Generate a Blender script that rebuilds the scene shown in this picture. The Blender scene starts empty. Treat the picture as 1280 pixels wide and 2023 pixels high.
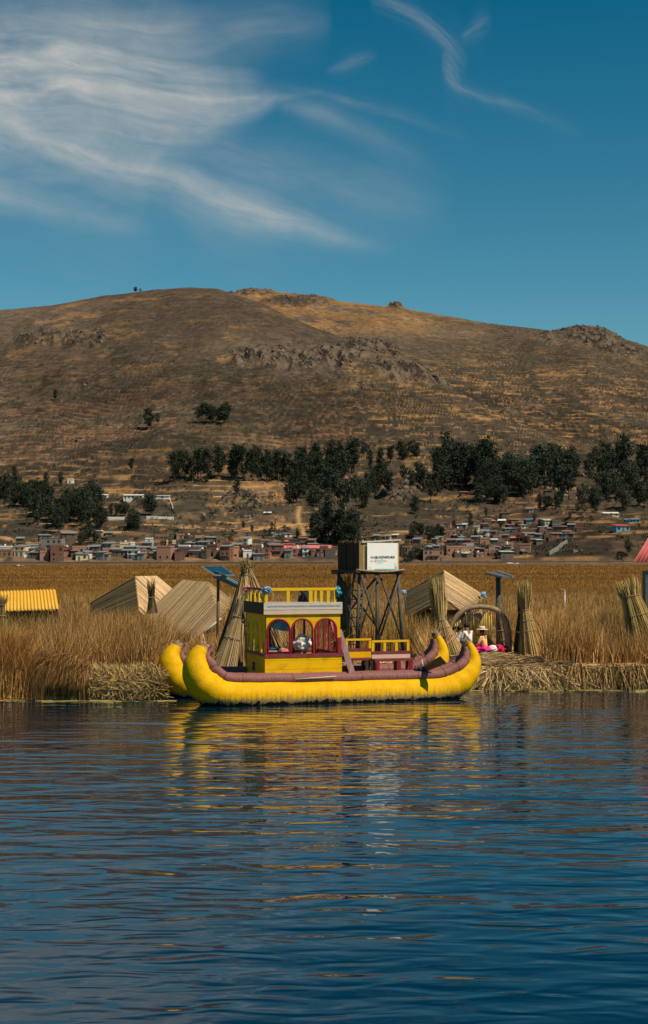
import bpy, bmesh, math, random
import numpy as np
from mathutils import Vector, Matrix

# ------------------------------------------------------------------ camera, sky, sun, exposure
H = 5.8            # eye height above the lake
F = 3000.0         # focal length in photo pixels (photo is 1280 x 2023)
CX, CY = 640.0, 1096.0
scene = bpy.context.scene
cam_d = bpy.data.cameras.new("camera"); cam = bpy.data.objects.new("camera", cam_d)
scene.collection.objects.link(cam)
cam.location = (0, 0, H); cam.rotation_euler = (math.radians(90), 0, 0)
cam_d.sensor_width = 36; cam_d.sensor_fit = 'AUTO'
cam_d.lens = F / 2023 * 36
cam_d.shift_y = (CY - 1011.5) / 2023
cam_d.clip_start = 0.5; cam_d.clip_end = 30000
scene.camera = cam
scene.view_settings.view_transform = 'Standard'
scene.view_settings.look = 'None'
scene.view_settings.gamma = 1
scene.view_settings.exposure = 0.0

SUN_AZ, SUN_EL = 55.0, 53.0   # degrees right of the axis that points back at the camera / above horizon
sa, se = math.radians(SUN_AZ), math.radians(SUN_EL)
SUNV = Vector((math.sin(sa) * math.cos(se), -math.cos(sa) * math.cos(se), math.sin(se)))
sun_d = bpy.data.lights.new("sun", 'SUN'); sun = bpy.data.objects.new("sun", sun_d)
scene.collection.objects.link(sun)
sun_d.energy = 5.0; sun_d.angle = math.radians(0.5); sun_d.color = (1.0, 0.84, 0.62)
sun.rotation_euler = SUNV.to_track_quat('Z', 'Y').to_euler()

def make_world():
    w = bpy.data.worlds.new("World"); scene.world = w; w.use_nodes = True
    nt = w.node_tree; nt.nodes.clear()
    N = nt.nodes.new; L = nt.links.new
    out = N('ShaderNodeOutputWorld'); bg = N('ShaderNodeBackground'); L(bg.outputs[0], out.inputs[0])
    bg.inputs['Strength'].default_value = 0.06
    sky = N('ShaderNodeTexSky'); sky.sky_type = 'NISHITA'; sky.sun_disc = False
    sky.sun_elevation = se; sky.sun_rotation = math.radians(180 - SUN_AZ)
    sky.altitude = 3800; sky.air_density = 1.0; sky.dust_density = 0.3; sky.ozone_density = 3.0
    def math_(op, a, b=None, c=None, clamp=False):
        n = N('ShaderNodeMath'); n.operation = op; n.use_clamp = clamp
        for i, v in enumerate((a, b, c)):
            if v is None: continue
            if isinstance(v, (int, float)): n.inputs[i].default_value = v
            else: L(v, n.inputs[i])
        return n.outputs[0]
    tc = N('ShaderNodeTexCoord'); sp = N('ShaderNodeSeparateXYZ'); L(tc.outputs['Generated'], sp.inputs[0])
    y = math_('MAXIMUM', sp.outputs[1], 0.08)
    U = math_('DIVIDE', sp.outputs[0], y); V = math_('DIVIDE', sp.outputs[2], y)
    # grade: deep teal-blue Andean sky
    tint = N('ShaderNodeMix'); tint.data_type = 'RGBA'; tint.blend_type = 'MULTIPLY'; tint.inputs[0].default_value = 1
    L(sky.outputs[0], tint.inputs[6])
    tr = N('ShaderNodeValToRGB'); mrv = N('ShaderNodeMapRange'); L(sp.outputs[2], mrv.inputs[0]); mrv.inputs[1].default_value = 0.10; mrv.inputs[2].default_value = 0.40
    L(mrv.outputs[0], tr.inputs[0]); cr_ = tr.color_ramp; cr_.elements[0].color = SKY_LOW; cr_.elements[0].position = .1; cr_.elements[1].color = SKY_HIGH; cr_.elements[1].position = .85
    e_ = cr_.elements.new(.55); e_.color = SKY_MID
    L(tr.outputs[0], tint.inputs[7])
    # cirrus, laid out on the celestial sphere
    cmb = N('ShaderNodeCombineXYZ'); L(U, cmb.inputs[0]); L(V, cmb.inputs[1])
    def noise(vec, scale, detail, rough, dist=0.0, sx=1, sy=1, rot=0, off=(0, 0, 0)):
        mp = N('ShaderNodeMapping'); L(vec, mp.inputs[0]); mp.inputs['Scale'].default_value = (sx, sy, 1)
        mp.inputs['Rotation'].default_value = (0, 0, rot); mp.inputs['Location'].default_value = off
        n = N('ShaderNodeTexNoise'); n.inputs['Scale'].default_value = scale; n.inputs['Detail'].default_value = detail
        n.inputs['Roughness'].default_value = rough; n.inputs['Distortion'].default_value = dist
        L(mp.outputs[0], n.inputs['Vector']); return n.outputs['Fac']
    w1 = noise(cmb.outputs[0], 7, 3, 0.5); w2 = noise(cmb.outputs[0], 7, 3, 0.5, off=(5, 3, 0))
    Uw = math_('ADD', U, math_('MULTIPLY', math_('SUBTRACT', w1, 0.5), 0.045))
    Vw = math_('ADD', V, math_('MULTIPLY', math_('SUBTRACT', w2, 0.5), 0.040))
    def fcurve(src, pts, lo, hi):
        mr = N('ShaderNodeMapRange'); L(src, mr.inputs[0])
        x0, x1 = pts[0][0], pts[-1][0]
        mr.inputs[1].default_value = (x0 - 640) / F; mr.inputs[2].default_value = (x1 - 640) / F
        fc = N('ShaderNodeFloatCurve'); L(mr.outputs[0], fc.inputs['Value'])
        c = fc.mapping.curves[0]
        xs = [(p[0] - x0) / (x1 - x0) for p in pts]; ys = [(p[1] - lo) / (hi - lo) for p in pts]
        c.points[0].location = (xs[0], ys[0]); c.points[1].location = (xs[-1], ys[-1])
        for a, b in zip(xs[1:-1], ys[1:-1]): c.points.new(a, b)
        fc.mapping.update()
        return math_('MULTIPLY_ADD', fc.outputs[0], hi - lo, lo)
    total = None
    # (px, centre py, half width px, strength)
    strokes = [
        [(-120, 215, 60, .8), (0, 245, 55, .85), (100, 290, 34, .8), (200, 318, 34, .8), (300, 345, 38, .8), (400, 382, 46, .75), (500, 412, 44, .75), (600, 444, 30, .6), (700, 470, 18, .35), (800, 490, 10, 0)],
        [(-120, 170, 110, 1), (0, 150, 115, 1), (100, 150, 125, 1), (200, 160, 130, 1), (300, 180, 110, 1), (400, 185, 66, .95), (480, 183, 34, .75), (560, 178, 12, .35), (640, 175, 8, 0)],
        [(-120, 40, 50, .2), (60, 40, 50, .35), (200, 50, 60, .5), (300, 50, 60, .5), (450, 50, 45, .3), (560, 40, 35, .28), (660, 40, 25, 0)],
        [(-120, 350, 34, .4), (0, 378, 30, .45), (100, 405, 28, .34), (200, 430, 30, .22), (330, 445, 26, 0)],
        [(330, 270, 20, 0), (450, 300, 40, .25), (600, 345, 50, .22), (750, 385, 50, .18), (900, 425, 30, .0)],
        [(520, 160, 8, 0), (600, 178, 10, .32), (700, 205, 11, .32), (800, 235, 10, .2), (940, 280, 10, 0)],
        [(540, 190, 14, 0), (600, 210, 18, .28), (700, 260, 20, .2), (800, 330, 30, .08), (900, 380, 30, 0)],
        [(730, -10, 14, 0), (780, 8, 12, .5), (820, 28, 14, .5), (850, 52, 16, .5), (880, 82, 18, .45), (902, 105, 26, .3), (925, 130, 20, 0)],
        [(868, 120, 20, 0), (884, 130, 30, .5), (900, 150, 22, .4), (912, 168, 10, 0)],
        [(875, 145, 10, 0), (895, 165, 10, .5), (940, 188, 9, .42), (1000, 205, 9, .32), (1060, 225, 10, .22), (1160, 270, 12, 0)],
        [(905, 80, 8, 0), (925, 66, 10, .5), (945, 50, 16, .42), (970, 38, 14, 0)],
        [(640, 140, 6, 0), (675, 130, 9, .35), (705, 118, 9, .4), (745, 108, 6, 0)],
    ]
    for k, st in enumerate(strokes):
        big = k in (0, 1, 2, 3, 4, 6)
        su, sv = (Uw, Vw) if big else (
            math_('ADD', U, math_('MULTIPLY', math_('SUBTRACT', w1, 0.5), 0.012)),
            math_('ADD', V, math_('MULTIPLY', math_('SUBTRACT', w2, 0.5), 0.012)))
        cen = fcurve(su, [(p[0], (CY - p[1]) / F) for p in st], 0.15, 0.45)
        wid = math_('MULTIPLY', fcurve(su, [(p[0], p[2] / F) for p in st], 0.0, 0.05), 1.25 if big else 1.35)
        inten = fcurve(su, [(p[0], p[3]) for p in st], 0.0, 1.0)
        d = math_('DIVIDE', math_('SUBTRACT', sv, cen), math_('MAXIMUM', wid, 0.001))
        g = math_('POWER', math_('DIVIDE', 1.0, math_('MULTIPLY_ADD', math_('MULTIPLY', d, d), 0.75, 1.0)), 1.9)
        # fibres that run along the wisp
        cc = N('ShaderNodeCombineXYZ'); L(math_('MULTIPLY', su, 9.0 if big else 20.0), cc.inputs[0]); L(math_('MULTIPLY', math_('SUBTRACT', sv, cen), 50.0 if big else 110.0), cc.inputs[1])
        cc.inputs[2].default_value = k * 3.1
        f = noise(cc.outputs[0], 1.6, 9, 0.62, 0.5)
        f2 = math_('MULTIPLY_ADD', f, 1.55 if big else 2.6, -.06 if big else -.7)
        f2 = math_('MAXIMUM', f2, 0.02)
        m = math_('MULTIPLY', math_('MULTIPLY', g, math_('MAXIMUM', inten, 0.0)), f2)
        if not big: m = math_('MULTIPLY', m, 0.50)
        total = m if total is None else math_('MAXIMUM', total, math_('ADD', m, math_('MULTIPLY', total, 0.35)))
    blot = noise(cmb.outputs[0], 14, 6, 0.65, 0.6, off=(2, 7, 0)); total = math_('MULTIPLY', total, math_('MULTIPLY_ADD', blot, 1.3, 0.2))
    total = math_('MINIMUM', math_('MULTIPLY', total, 1.08), 0.93)
    front = math_('GREATER_THAN', sp.outputs[1], 0.15)
    total = math_('MULTIPLY', total, front)
    mix = N('ShaderNodeMix'); mix.data_type = 'RGBA'; L(total, mix.inputs[0]); L(tint.outputs[2], mix.inputs[6])
    mix.inputs[7].default_value = CLOUD_COL
    L(mix.outputs[2], bg.inputs[0])
SKY_LOW, SKY_MID, SKY_HIGH = (1.0, 1.68, 1.30, 1), (.36, 1.44, 1.29, 1), (.04, 1.24, 1.24, 1)
CLOUD_COL = (8.3, 8.5, 8.1, 1)
make_world()

# ------------------------------------------------------------------ helpers
rnd = random.Random(7)
RNG = np.random.default_rng(11)
COL = scene.collection

def P(px, py, Y):
    return Vector(((px - CX) / F * Y, Y, H - (py - CY) / F * Y))

def tag(o, label=None, cat=None, group=None, kind=None):
    if label: o['label'] = label
    if cat: o['category'] = cat
    if group: o['group'] = group
    if kind: o['kind'] = kind
    return o

def empty(name, loc, label, cat, group=None):
    o = bpy.data.objects.new(name, None); COL.objects.link(o); o.location = loc
    o.empty_display_size = 0.3
    return tag(o, label, cat, group)

def link(name, me, parent=None, mat=None):
    o = bpy.data.objects.new(name, me); COL.objects.link(o)
    if mat: me.materials.append(mat)
    if parent: o.parent = parent
    return o

def wloc(o):
    v = Vector((0, 0, 0))
    while o is not None:
        v = v + Vector(o.location); o = o.parent
    return v

class MB:
    def __init__(s): s.v = []; s.f = []; s.smooth = []; s.c = []; s.col = None
    def add(s, vs, fs, smooth=False):
        b = len(s.v); s.v += [tuple(v) for v in vs]
        s.c += [s.col or (1, 1, 1)] * len(vs)
        for f in fs: s.f.append(tuple(i + b for i in f)); s.smooth.append(smooth)
        return s
    def hexa(s, p):  # 8 points: bottom loop 0-3, top loop 4-7
        return s.add(p, [(0, 3, 2, 1), (4, 5, 6, 7), (0, 1, 5, 4), (1, 2, 6, 5), (2, 3, 7, 6), (3, 0, 4, 7)])
    def box(s, c, d, rz=0.0, M=None):
        x, y, z = d[0] / 2, d[1] / 2, d[2] / 2
        R = M if M is not None else Matrix.Rotation(rz, 3, 'Z')
        c = Vector(c)
        return s.hexa([c + R @ Vector(q) for q in ((-x, -y, -z), (x, -y, -z), (x, y, -z), (-x, y, -z), (-x, -y, z), (x, -y, z), (x, y, z), (-x, y, z))])
    def slab(s, pts, thick):
        # pts: planar-ish polygon (Vectors), given thickness along its normal
        n = (pts[1] - pts[0]).cross(pts[2] - pts[0]).normalized() * thick
        k = len(pts); vs = list(pts) + [p - n for p in pts]
        fs = [tuple(range(k)), tuple(range(2 * k - 1, k - 1, -1))] + [(i, i + k, (i + 1) % k + k, (i + 1) % k) for i in range(k)]
        return s.add(vs, fs)
    def bar(s, a, b, w, h=None):
        a = Vector(a); b = Vector(b); h = h or w; d = (b - a).normalized()
        up = Vector((0, 0, 1)) if abs(d.z) < .9 else Vector((0, 1, 0))
        x = d.cross(up).normalized() * w / 2; y = x.cross(d).normalized() * h / 2
        return s.hexa([a - x - y, a + x - y, a + x + y, a - x + y, b - x - y, b + x - y, b + x + y, b - x + y])
    def tube(s, pts, rad, n=10, smooth=True, cap=True, up=None, squash=1.0):
        pts = [Vector(p) for p in pts]; m = len(pts)
        if isinstance(rad, (int, float)): rad = [rad] * m
        vs = []; 
        ref = up
        px = None
        for i in range(m):
            t = (pts[min(i + 1, m - 1)] - pts[max(i - 1, 0)]).normalized()
            if ref is not None: x = ref.cross(t)
            else:
                if px is None: px = Vector((0, 0, 1)) if abs(t.z) < .9 else Vector((1, 0, 0))
                x = px - t * px.dot(t)
            if x.length < 1e-6: x = t.orthogonal()
            x.normalize(); y = t.cross(x).normalized(); px = x
            r = rad[i]
            for k in range(n):
                a = 2 * math.pi * k / n
                vs.append(pts[i] + x * (math.cos(a) * r) + y * (math.sin(a) * r * squash))
        fs = [(i * n + k, i * n + (k + 1) % n, (i + 1) * n + (k + 1) % n, (i + 1) * n + k) for i in range(m - 1) for k in range(n)]
        s.add(vs, fs, smooth)
        if cap:
            b = len(s.v) - len(vs)
            s.f.append(tuple(b + k for k in range(n - 1, -1, -1))); s.smooth.append(False)
            s.f.append(tuple(b + (m - 1) * n + k for k in range(n))); s.smooth.append(False)
        return s
    def build(s, name, mat, parent=None, colors=False):
        me = bpy.data.meshes.new(name); off = wloc(parent) if parent else Vector((0, 0, 0))
        me.from_pydata([(v[0] - off.x, v[1] - off.y, v[2] - off.z) for v in s.v], [], s.f)
        me.polygons.foreach_set('use_smooth', s.smooth)
        if colors:
            a = me.color_attributes.new('Col', 'FLOAT_COLOR', 'POINT')
            a.data.foreach_set('color', np.array([(c[0], c[1], c[2], 1) for c in s.c], dtype=np.float32).ravel())
        me.update(); me.validate()
        bm = bmesh.new(); bm.from_mesh(me); bmesh.ops.recalc_face_normals(bm, faces=bm.faces); bm.to_mesh(me); bm.free()
        return link(name, me, parent, mat)

def np_mesh(name, verts, quads=None, tris=None, col=None, smooth=False, mat=None, parent=None):
    me = bpy.data.meshes.new(name)
    off = wloc(parent) if parent else Vector((0, 0, 0))
    verts = np.asarray(verts, dtype=np.float32) - np.array(off, dtype=np.float32)
    nq = 0 if quads is None else len(quads); nt = 0 if tris is None else len(tris)
    me.vertices.add(len(verts)); me.vertices.foreach_set('co', verts.ravel())
    loops = []
    if nq: loops.append(np.asarray(quads, dtype=np.int32).ravel())
    if nt: loops.append(np.asarray(tris, dtype=np.int32).ravel())
    loops = np.concatenate(loops)
    me.loops.add(len(loops)); me.loops.foreach_set('vertex_index', loops)
    starts = np.concatenate([np.arange(nq) * 4, nq * 4 + np.arange(nt) * 3]).astype(np.int32)
    me.polygons.add(nq + nt); me.polygons.foreach_set('loop_start', starts)
    if smooth: me.polygons.foreach_set('use_smooth', np.ones(nq + nt, dtype=bool))
    me.update(calc_edges=True)
    if col is not None:
        a = me.color_attributes.new('Col', 'FLOAT_COLOR', 'POINT')
        c = np.ones((len(verts), 4), dtype=np.float32); c[:, :3] = col
        a.data.foreach_set('color', c.ravel())
    return link(name, me, parent, mat)

def ribbons(P0, P1, P2, w, col, seed=0, taper=(1, .8, .15), face=None):
    """thin curved stalks through three points; returns verts, quads, colours"""
    r = np.random.default_rng(seed); n = len(P0)
    d = P2 - P0; d /= np.maximum(np.linalg.norm(d, axis=1, keepdims=True), 1e-6)
    rv = r.normal(size=(n, 3))
    if face is not None: rv = rv * (1 - face) + np.array([0, -1.0, 0]) * face * 2
    s = np.cross(d, rv); s /= np.maximum(np.linalg.norm(s, axis=1, keepdims=True), 1e-6)
    w = np.asarray(w).reshape(-1, 1) * 0.5 * np.ones((n, 1))
    V = np.stack([P0 - s * w * taper[0], P0 + s * w * taper[0], P1 - s * w * taper[1], P1 + s * w * taper[1], P2 - s * w * taper[2], P2 + s * w * taper[2]], axis=1).reshape(-1, 3)
    b = (np.arange(n) * 6)[:, None]
    Q = np.concatenate([b + np.array([[0, 1, 3, 2]]), b + np.array([[2, 3, 5, 4]])])
    C = np.repeat(col, 6, axis=0)
    return V, Q, C

def merge(parts):
    vs, qs, cs, o = [], [], [], 0
    for v, q, c in parts:
        vs.append(v); qs.append(q + o); cs.append(c); o += len(v)
    return np.concatenate(vs), np.concatenate(qs), np.concatenate(cs)

# numpy value noise
def _h(ix, iy, s):
    n = (ix * 374761393 + iy * 668265263 + s * 974711) & 0xffffffff
    n = ((n ^ (n >> 13)) * 1274126177) & 0xffffffff
    return ((n ^ (n >> 16)) & 0xffff) / 65535.0
def vn(x, y, s=0):
    xi = np.floor(x).astype(np.int64); yi = np.floor(y).astype(np.int64); fx = x - xi; fy = y - yi
    fx = fx * fx * (3 - 2 * fx); fy = fy * fy * (3 - 2 * fy)
    return (_h(xi, yi, s) * (1 - fx) + _h(xi + 1, yi, s) * fx) * (1 - fy) + (_h(xi, yi + 1, s) * (1 - fx) + _h(xi + 1, yi + 1, s) * fx) * fy
def fbm(x, y, s=0, o=5, g=.5):
    t = 0; a = 1; w = 0
    for i in range(o):
        t = t + vn(x * 2 ** i + 17.3 * i, y * 2 ** i - 9.1 * i, s + i) * a; w += a; a *= g
    return t / w
def sst(a, b, x):
    t = np.clip((x - a) / (b - a), 0, 1); return t * t * (3 - 2 * t)

# ------------------------------------------------------------------ materials
def material(name, c1, c2=None, scale=3.0, rough=0.8, bump=0.0, bscale=30.0, stretch=(1, 1, 1), attr=False, metal=0.0, spec=0.3, trans=0.0, c3=None, ts=None, bstretch=None, objrand=0.0):
    m = bpy.data.materials.new(name); m.use_nodes = True; nt = m.node_tree
    N = nt.nodes.new; L = nt.links.new; b = nt.nodes['Principled BSDF']
    b.inputs['Roughness'].default_value = rough; b.inputs['Metallic'].default_value = metal
    b.inputs['Specular IOR Level'].default_value = spec
    tc = N('ShaderNodeTexCoord'); mp = N('ShaderNodeMapping'); L(tc.outputs['Object'], mp.inputs[0]); mp.inputs['Scale'].default_value = stretch
    n = N('ShaderNodeTexNoise'); n.inputs['Scale'].default_value = scale; n.inputs['Detail'].default_value = 6; n.inputs['Roughness'].default_value = .6
    L(mp.outputs[0], n.inputs['Vector'])
    cr = N('ShaderNodeValToRGB'); L(n.outputs['Fac'], cr.inputs[0])
    c2 = c2 or c1
    cr.color_ramp.elements[0].color = (*c1, 1); cr.color_ramp.elements[0].position = .3
    cr.color_ramp.elements[1].color = (*c2, 1); cr.color_ramp.elements[1].position = .7
    if c3: e = cr.color_ramp.elements.new(.5); e.color = (*c3, 1)
    col = cr.outputs[0]
    def mul(a, bsock, fac=1.0):
        mx = N('ShaderNodeMix'); mx.data_type = 'RGBA'; mx.blend_type = 'MULTIPLY'; mx.inputs[0].default_value = fac
        L(a, mx.inputs[6]); L(bsock, mx.inputs[7]); return mx.outputs[2]
    if attr:
        at = N('ShaderNodeAttribute'); at.attribute_name = 'Col'; col = mul(col, at.outputs['Color'])
    if objrand:
        oi = N('ShaderNodeObjectInfo'); mr = N('ShaderNodeMapRange'); L(oi.outputs['Random'], mr.inputs[0])
        mr.inputs[3].default_value = 1 - objrand; mr.inputs[4].default_value = 1 + objrand
        vm = N('ShaderNodeVectorMath'); vm.operation = 'SCALE'; L(col, vm.inputs[0]); L(mr.outputs[0], vm.inputs['Scale']); col = vm.outputs[0]
    L(col, b.inputs['Base Color'])
    if bump:
        mp2 = N('ShaderNodeMapping'); L(tc.outputs['Object'], mp2.inputs[0]); mp2.inputs['Scale'].default_value = bstretch or stretch
        n2 = N('ShaderNodeTexNoise'); n2.inputs['Scale'].default_value = bscale; n2.inputs['Detail'].default_value = 4; L(mp2.outputs[0], n2.inputs['Vector'])
        bp = N('ShaderNodeBump'); bp.inputs['Strength'].default_value = 1; bp.inputs['Distance'].default_value = bump
        L(n2.outputs['Fac'], bp.inputs['Height']); L(bp.outputs[0], b.inputs['Normal'])
    if trans:
        out = nt.nodes['Material Output']; tr = N('ShaderNodeBsdfTranslucent'); L(col, tr.inputs[0])
        ms = N('ShaderNodeMixShader'); ms.inputs[0].default_value = trans
        L(b.outputs[0], ms.inputs[1]); L(tr.outputs[0], ms.inputs[2]); L(ms.outputs[0], out.inputs[0])
    return m

M = {}
M['reed'] = material('dry_reed', (.85, .85, .85), (1, 1, 1), 1.0, .75, attr=True, trans=.2)
M['straw'] = material('straw', (.75, .75, .75), (1, 1, 1), 6.0, .7, attr=True)
M['terrain'] = material('hillside', (.60, .60, .60), (1.35, 1.3, 1.2), .11, .95, attr=True, spec=.1, bump=.6, bscale=.35)
M['mud'] = material('mud', (.045, .032, .018), (.14, .095, .045), .8, .9, bump=.03, bscale=8)
M['ybright'] = material('yellow_paint', (.70, .41, .004), (.78, .48, .005), 1.2, .5, bump=.004, bscale=30)
M['yboard'] = material('yellow_board', (.52, .30, .006), (.76, .46, .004), 2.2, .6, stretch=(1, 1, 2), c3=(.74, .44, .004), spec=.12)
M['red'] = material('red_paint', (.22, .012, .02), (.34, .025, .035), 5, .5)
M['maroon'] = material('maroon_paint', (.13, .02, .035), (.24, .05, .06), 6, .55)
M['plank'] = material('worn_plank', (.42, .36, .33), (.34, .10, .11), 3, .7, stretch=(3, 3, .8))
M['pinkwood'] = material('bare_pink_wood', (.58, .40, .30), (.66, .50, .40), 4, .65, stretch=(.6, .6, 4))
M['whitewood'] = material('weathered_white_wood', (.45, .42, .38), (.62, .58, .52), 4, .65, stretch=(.6, .6, 5))
M['darkwood'] = material('dark_wood', (.03, .024, .018), (.08, .06, .042), 8, .8, bump=.006, bscale=20, stretch=(3, 3, .6))
M['greywood'] = material('grey_pole_wood', (.055, .05, .045), (.13, .115, .10), 6, .75, bump=.006, bscale=25, stretch=(3, 3, .5))
M['brownwood'] = material('brown_wood', (.13, .08, .035), (.2, .13, .06), 5, .7)
M['deck'] = material('deck_boards', (.05, .03, .025), (.10, .06, .045), 3, .8)
M['white'] = material('white_sheet', (.88, .89, .88), (.82, .83, .83), 1.5, .45)
M['ink'] = material('black_ink', (.02, .03, .05), None, 1, .6)
M['teal'] = material('teal_print', (.06, .42, .48), (.22, .58, .62), 4, .5)
M['paleteal'] = material('pale_teal_print', (.55, .76, .78), (.68, .80, .80), 3, .5)
M['blue'] = material('blue_cloth', (.06, .16, .38), (.30, .42, .60), 7, .7)
M['cyan'] = material('cyan_cloth', (.02, .22, .36), (.05, .34, .48), 7, .7)
M['tarp'] = material('blue_tarp', (.18, .42, .68), (.30, .55, .78), 2, .4)
M['pink'] = material('pink_cloth', (.62, .16, .18), (.75, .32, .32), 5, .8)
M['whitecloth'] = material('white_cloth', (.80, .76, .72), (.60, .50, .44), 3, .85)
M['whiteshirt'] = material('white_shirt', (.72, .74, .76), (.82, .82, .82), 5, .8)
M['magenta'] = material('magenta_skirt', (.62, .015, .18), (.74, .03, .34), 7, .8)
M['crimson'] = material('crimson_cloth', (.35, .012, .05), (.5, .02, .1), 7, .8)
M['peach'] = material('peach_blouse', (.80, .42, .22), (.74, .22, .15), 4, .8, c3=(.82, .55, .25))
M['hat'] = material('straw_hat', (.66, .52, .42), (.74, .60, .48), 6, .8)
M['skin'] = material('skin', (.22, .10, .06), (.26, .13, .08), 5, .55)
M['hair'] = material('black_hair', (.01, .009, .008), None, 5, .5)
M['darkcloth'] = material('dark_cloth', (.014, .018, .028), (.03, .035, .05), 5, .85)
M['greencloth'] = material('green_cloth', (.12, .16, .03), (.2, .2, .05), 5, .85)
M['panel'] = material('solar_glass', (.006, .035, .075), (.01, .05, .10), 2, .15, spec=.6)
M['alu'] = material('aluminium', (.55, .57, .57), (.65, .66, .66), 6, .35, metal=.6)
M['steel'] = material('grey_steel', (.10, .10, .10), (.16, .16, .15), 6, .5, metal=.3)
M['ytin'] = material('yellow_tin', (.62, .34, .03), (.72, .42, .05), 1.5, .5, stretch=(1, 4, 4))
M['ptin'] = material('pink_tin', (.52, .10, .09), (.60, .16, .14), 1.5, .5)
M['wicker'] = material('bound_reed', (.20, .14, .09), (.38, .28, .18), 8, .8, bump=.01, bscale=30)
# ------------------------------------------------------------------ special materials
def hull_material(name, ca, cb, low, zt, rib=0.0):
    m = material(name, ca, cb, 3.2, .62, bump=.018, bscale=14, stretch=(1, 1, 1), bstretch=(2.2, 2.2, .7), spec=.12)
    nt = m.node_tree; N = nt.nodes.new; L = nt.links.new; b = nt.nodes['Principled BSDF']
    src = b.inputs['Base Color'].links[0].from_socket
    g = N('ShaderNodeNewGeometry'); sp = N('ShaderNodeSeparateXYZ'); L(g.outputs['Position'], sp.inputs[0])
    mp = N('ShaderNodeMapping'); L(g.outputs['Position'], mp.inputs[0]); mp.inputs['Scale'].default_value = (3.5, 3.5, 2.5)
    n = N('ShaderNodeTexNoise'); n.inputs['Scale'].default_value = 1.6; n.inputs['Detail'].default_value = 7; n.inputs['Roughness'].default_value = .7; L(mp.outputs[0], n.inputs['Vector'])
    # weathered straw patches, then wet weed at the waterline
    a = N('ShaderNodeMath'); a.operation = 'MULTIPLY_ADD'; L(n.outputs['Fac'], a.inputs[0]); a.inputs[1].default_value = -.70; L(sp.outputs[2], a.inputs[2])
    def ramp(lo, hi):
        r = N('ShaderNodeMapRange'); r.interpolation_type = 'SMOOTHSTEP'; L(a.outputs[0], r.inputs[0]); r.inputs[1].default_value = lo; r.inputs[2].default_value = hi; return r.outputs[0]
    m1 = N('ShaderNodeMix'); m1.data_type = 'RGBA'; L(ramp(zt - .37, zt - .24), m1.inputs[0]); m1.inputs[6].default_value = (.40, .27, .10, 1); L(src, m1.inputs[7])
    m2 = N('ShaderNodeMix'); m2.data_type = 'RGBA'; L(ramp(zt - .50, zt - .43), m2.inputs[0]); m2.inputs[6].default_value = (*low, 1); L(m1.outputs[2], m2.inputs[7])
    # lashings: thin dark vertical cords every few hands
    w = N('ShaderNodeTexWave'); w.inputs['Scale'].default_value = 1.7; w.inputs['Distortion'].default_value = 7.0; w.inputs['Detail'].default_value = 3; w.inputs['Detail Scale'].default_value = 1.5
    tc = N('ShaderNodeTexCoord'); rot = N('ShaderNodeMapping'); L(tc.outputs['Object'], rot.inputs[0]); rot.inputs['Rotation'].default_value = (0, 0, math.radians(-18)); rot.inputs['Scale'].default_value = (1, .02, .08); L(rot.outputs[0], w.inputs['Vector'])
    cr = N('ShaderNodeMapRange'); L(w.outputs['Fac'], cr.inputs[0]); cr.inputs[1].default_value = 0; cr.inputs[2].default_value = .14; cr.inputs[3].default_value = .72; cr.inputs[4].default_value = 1
    hz = N('ShaderNodeMapRange'); L(sp.outputs[2], hz.inputs[0]); hz.inputs[1].default_value = .62; hz.inputs[2].default_value = .35
    m3 = N('ShaderNodeMix'); m3.data_type = 'RGBA'; m3.blend_type = 'MULTIPLY'; L(hz.outputs[0], m3.inputs[0]); L(m2.outputs[2], m3.inputs[6]); L(cr.outputs[0], m3.inputs[7])
    L(m3.outputs[2], b.inputs['Base Color'])
    return m
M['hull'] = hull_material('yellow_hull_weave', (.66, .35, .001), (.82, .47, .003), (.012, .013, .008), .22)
def roll_material():
    m = material('purple_roll_weave', (.16, .055, .06), (.36, .17, .155), 7, .6, bump=.012, bscale=18, stretch=(5, 5, .5), c3=(.24, .095, .09))
    return m
M['roll'] = roll_material()

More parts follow.
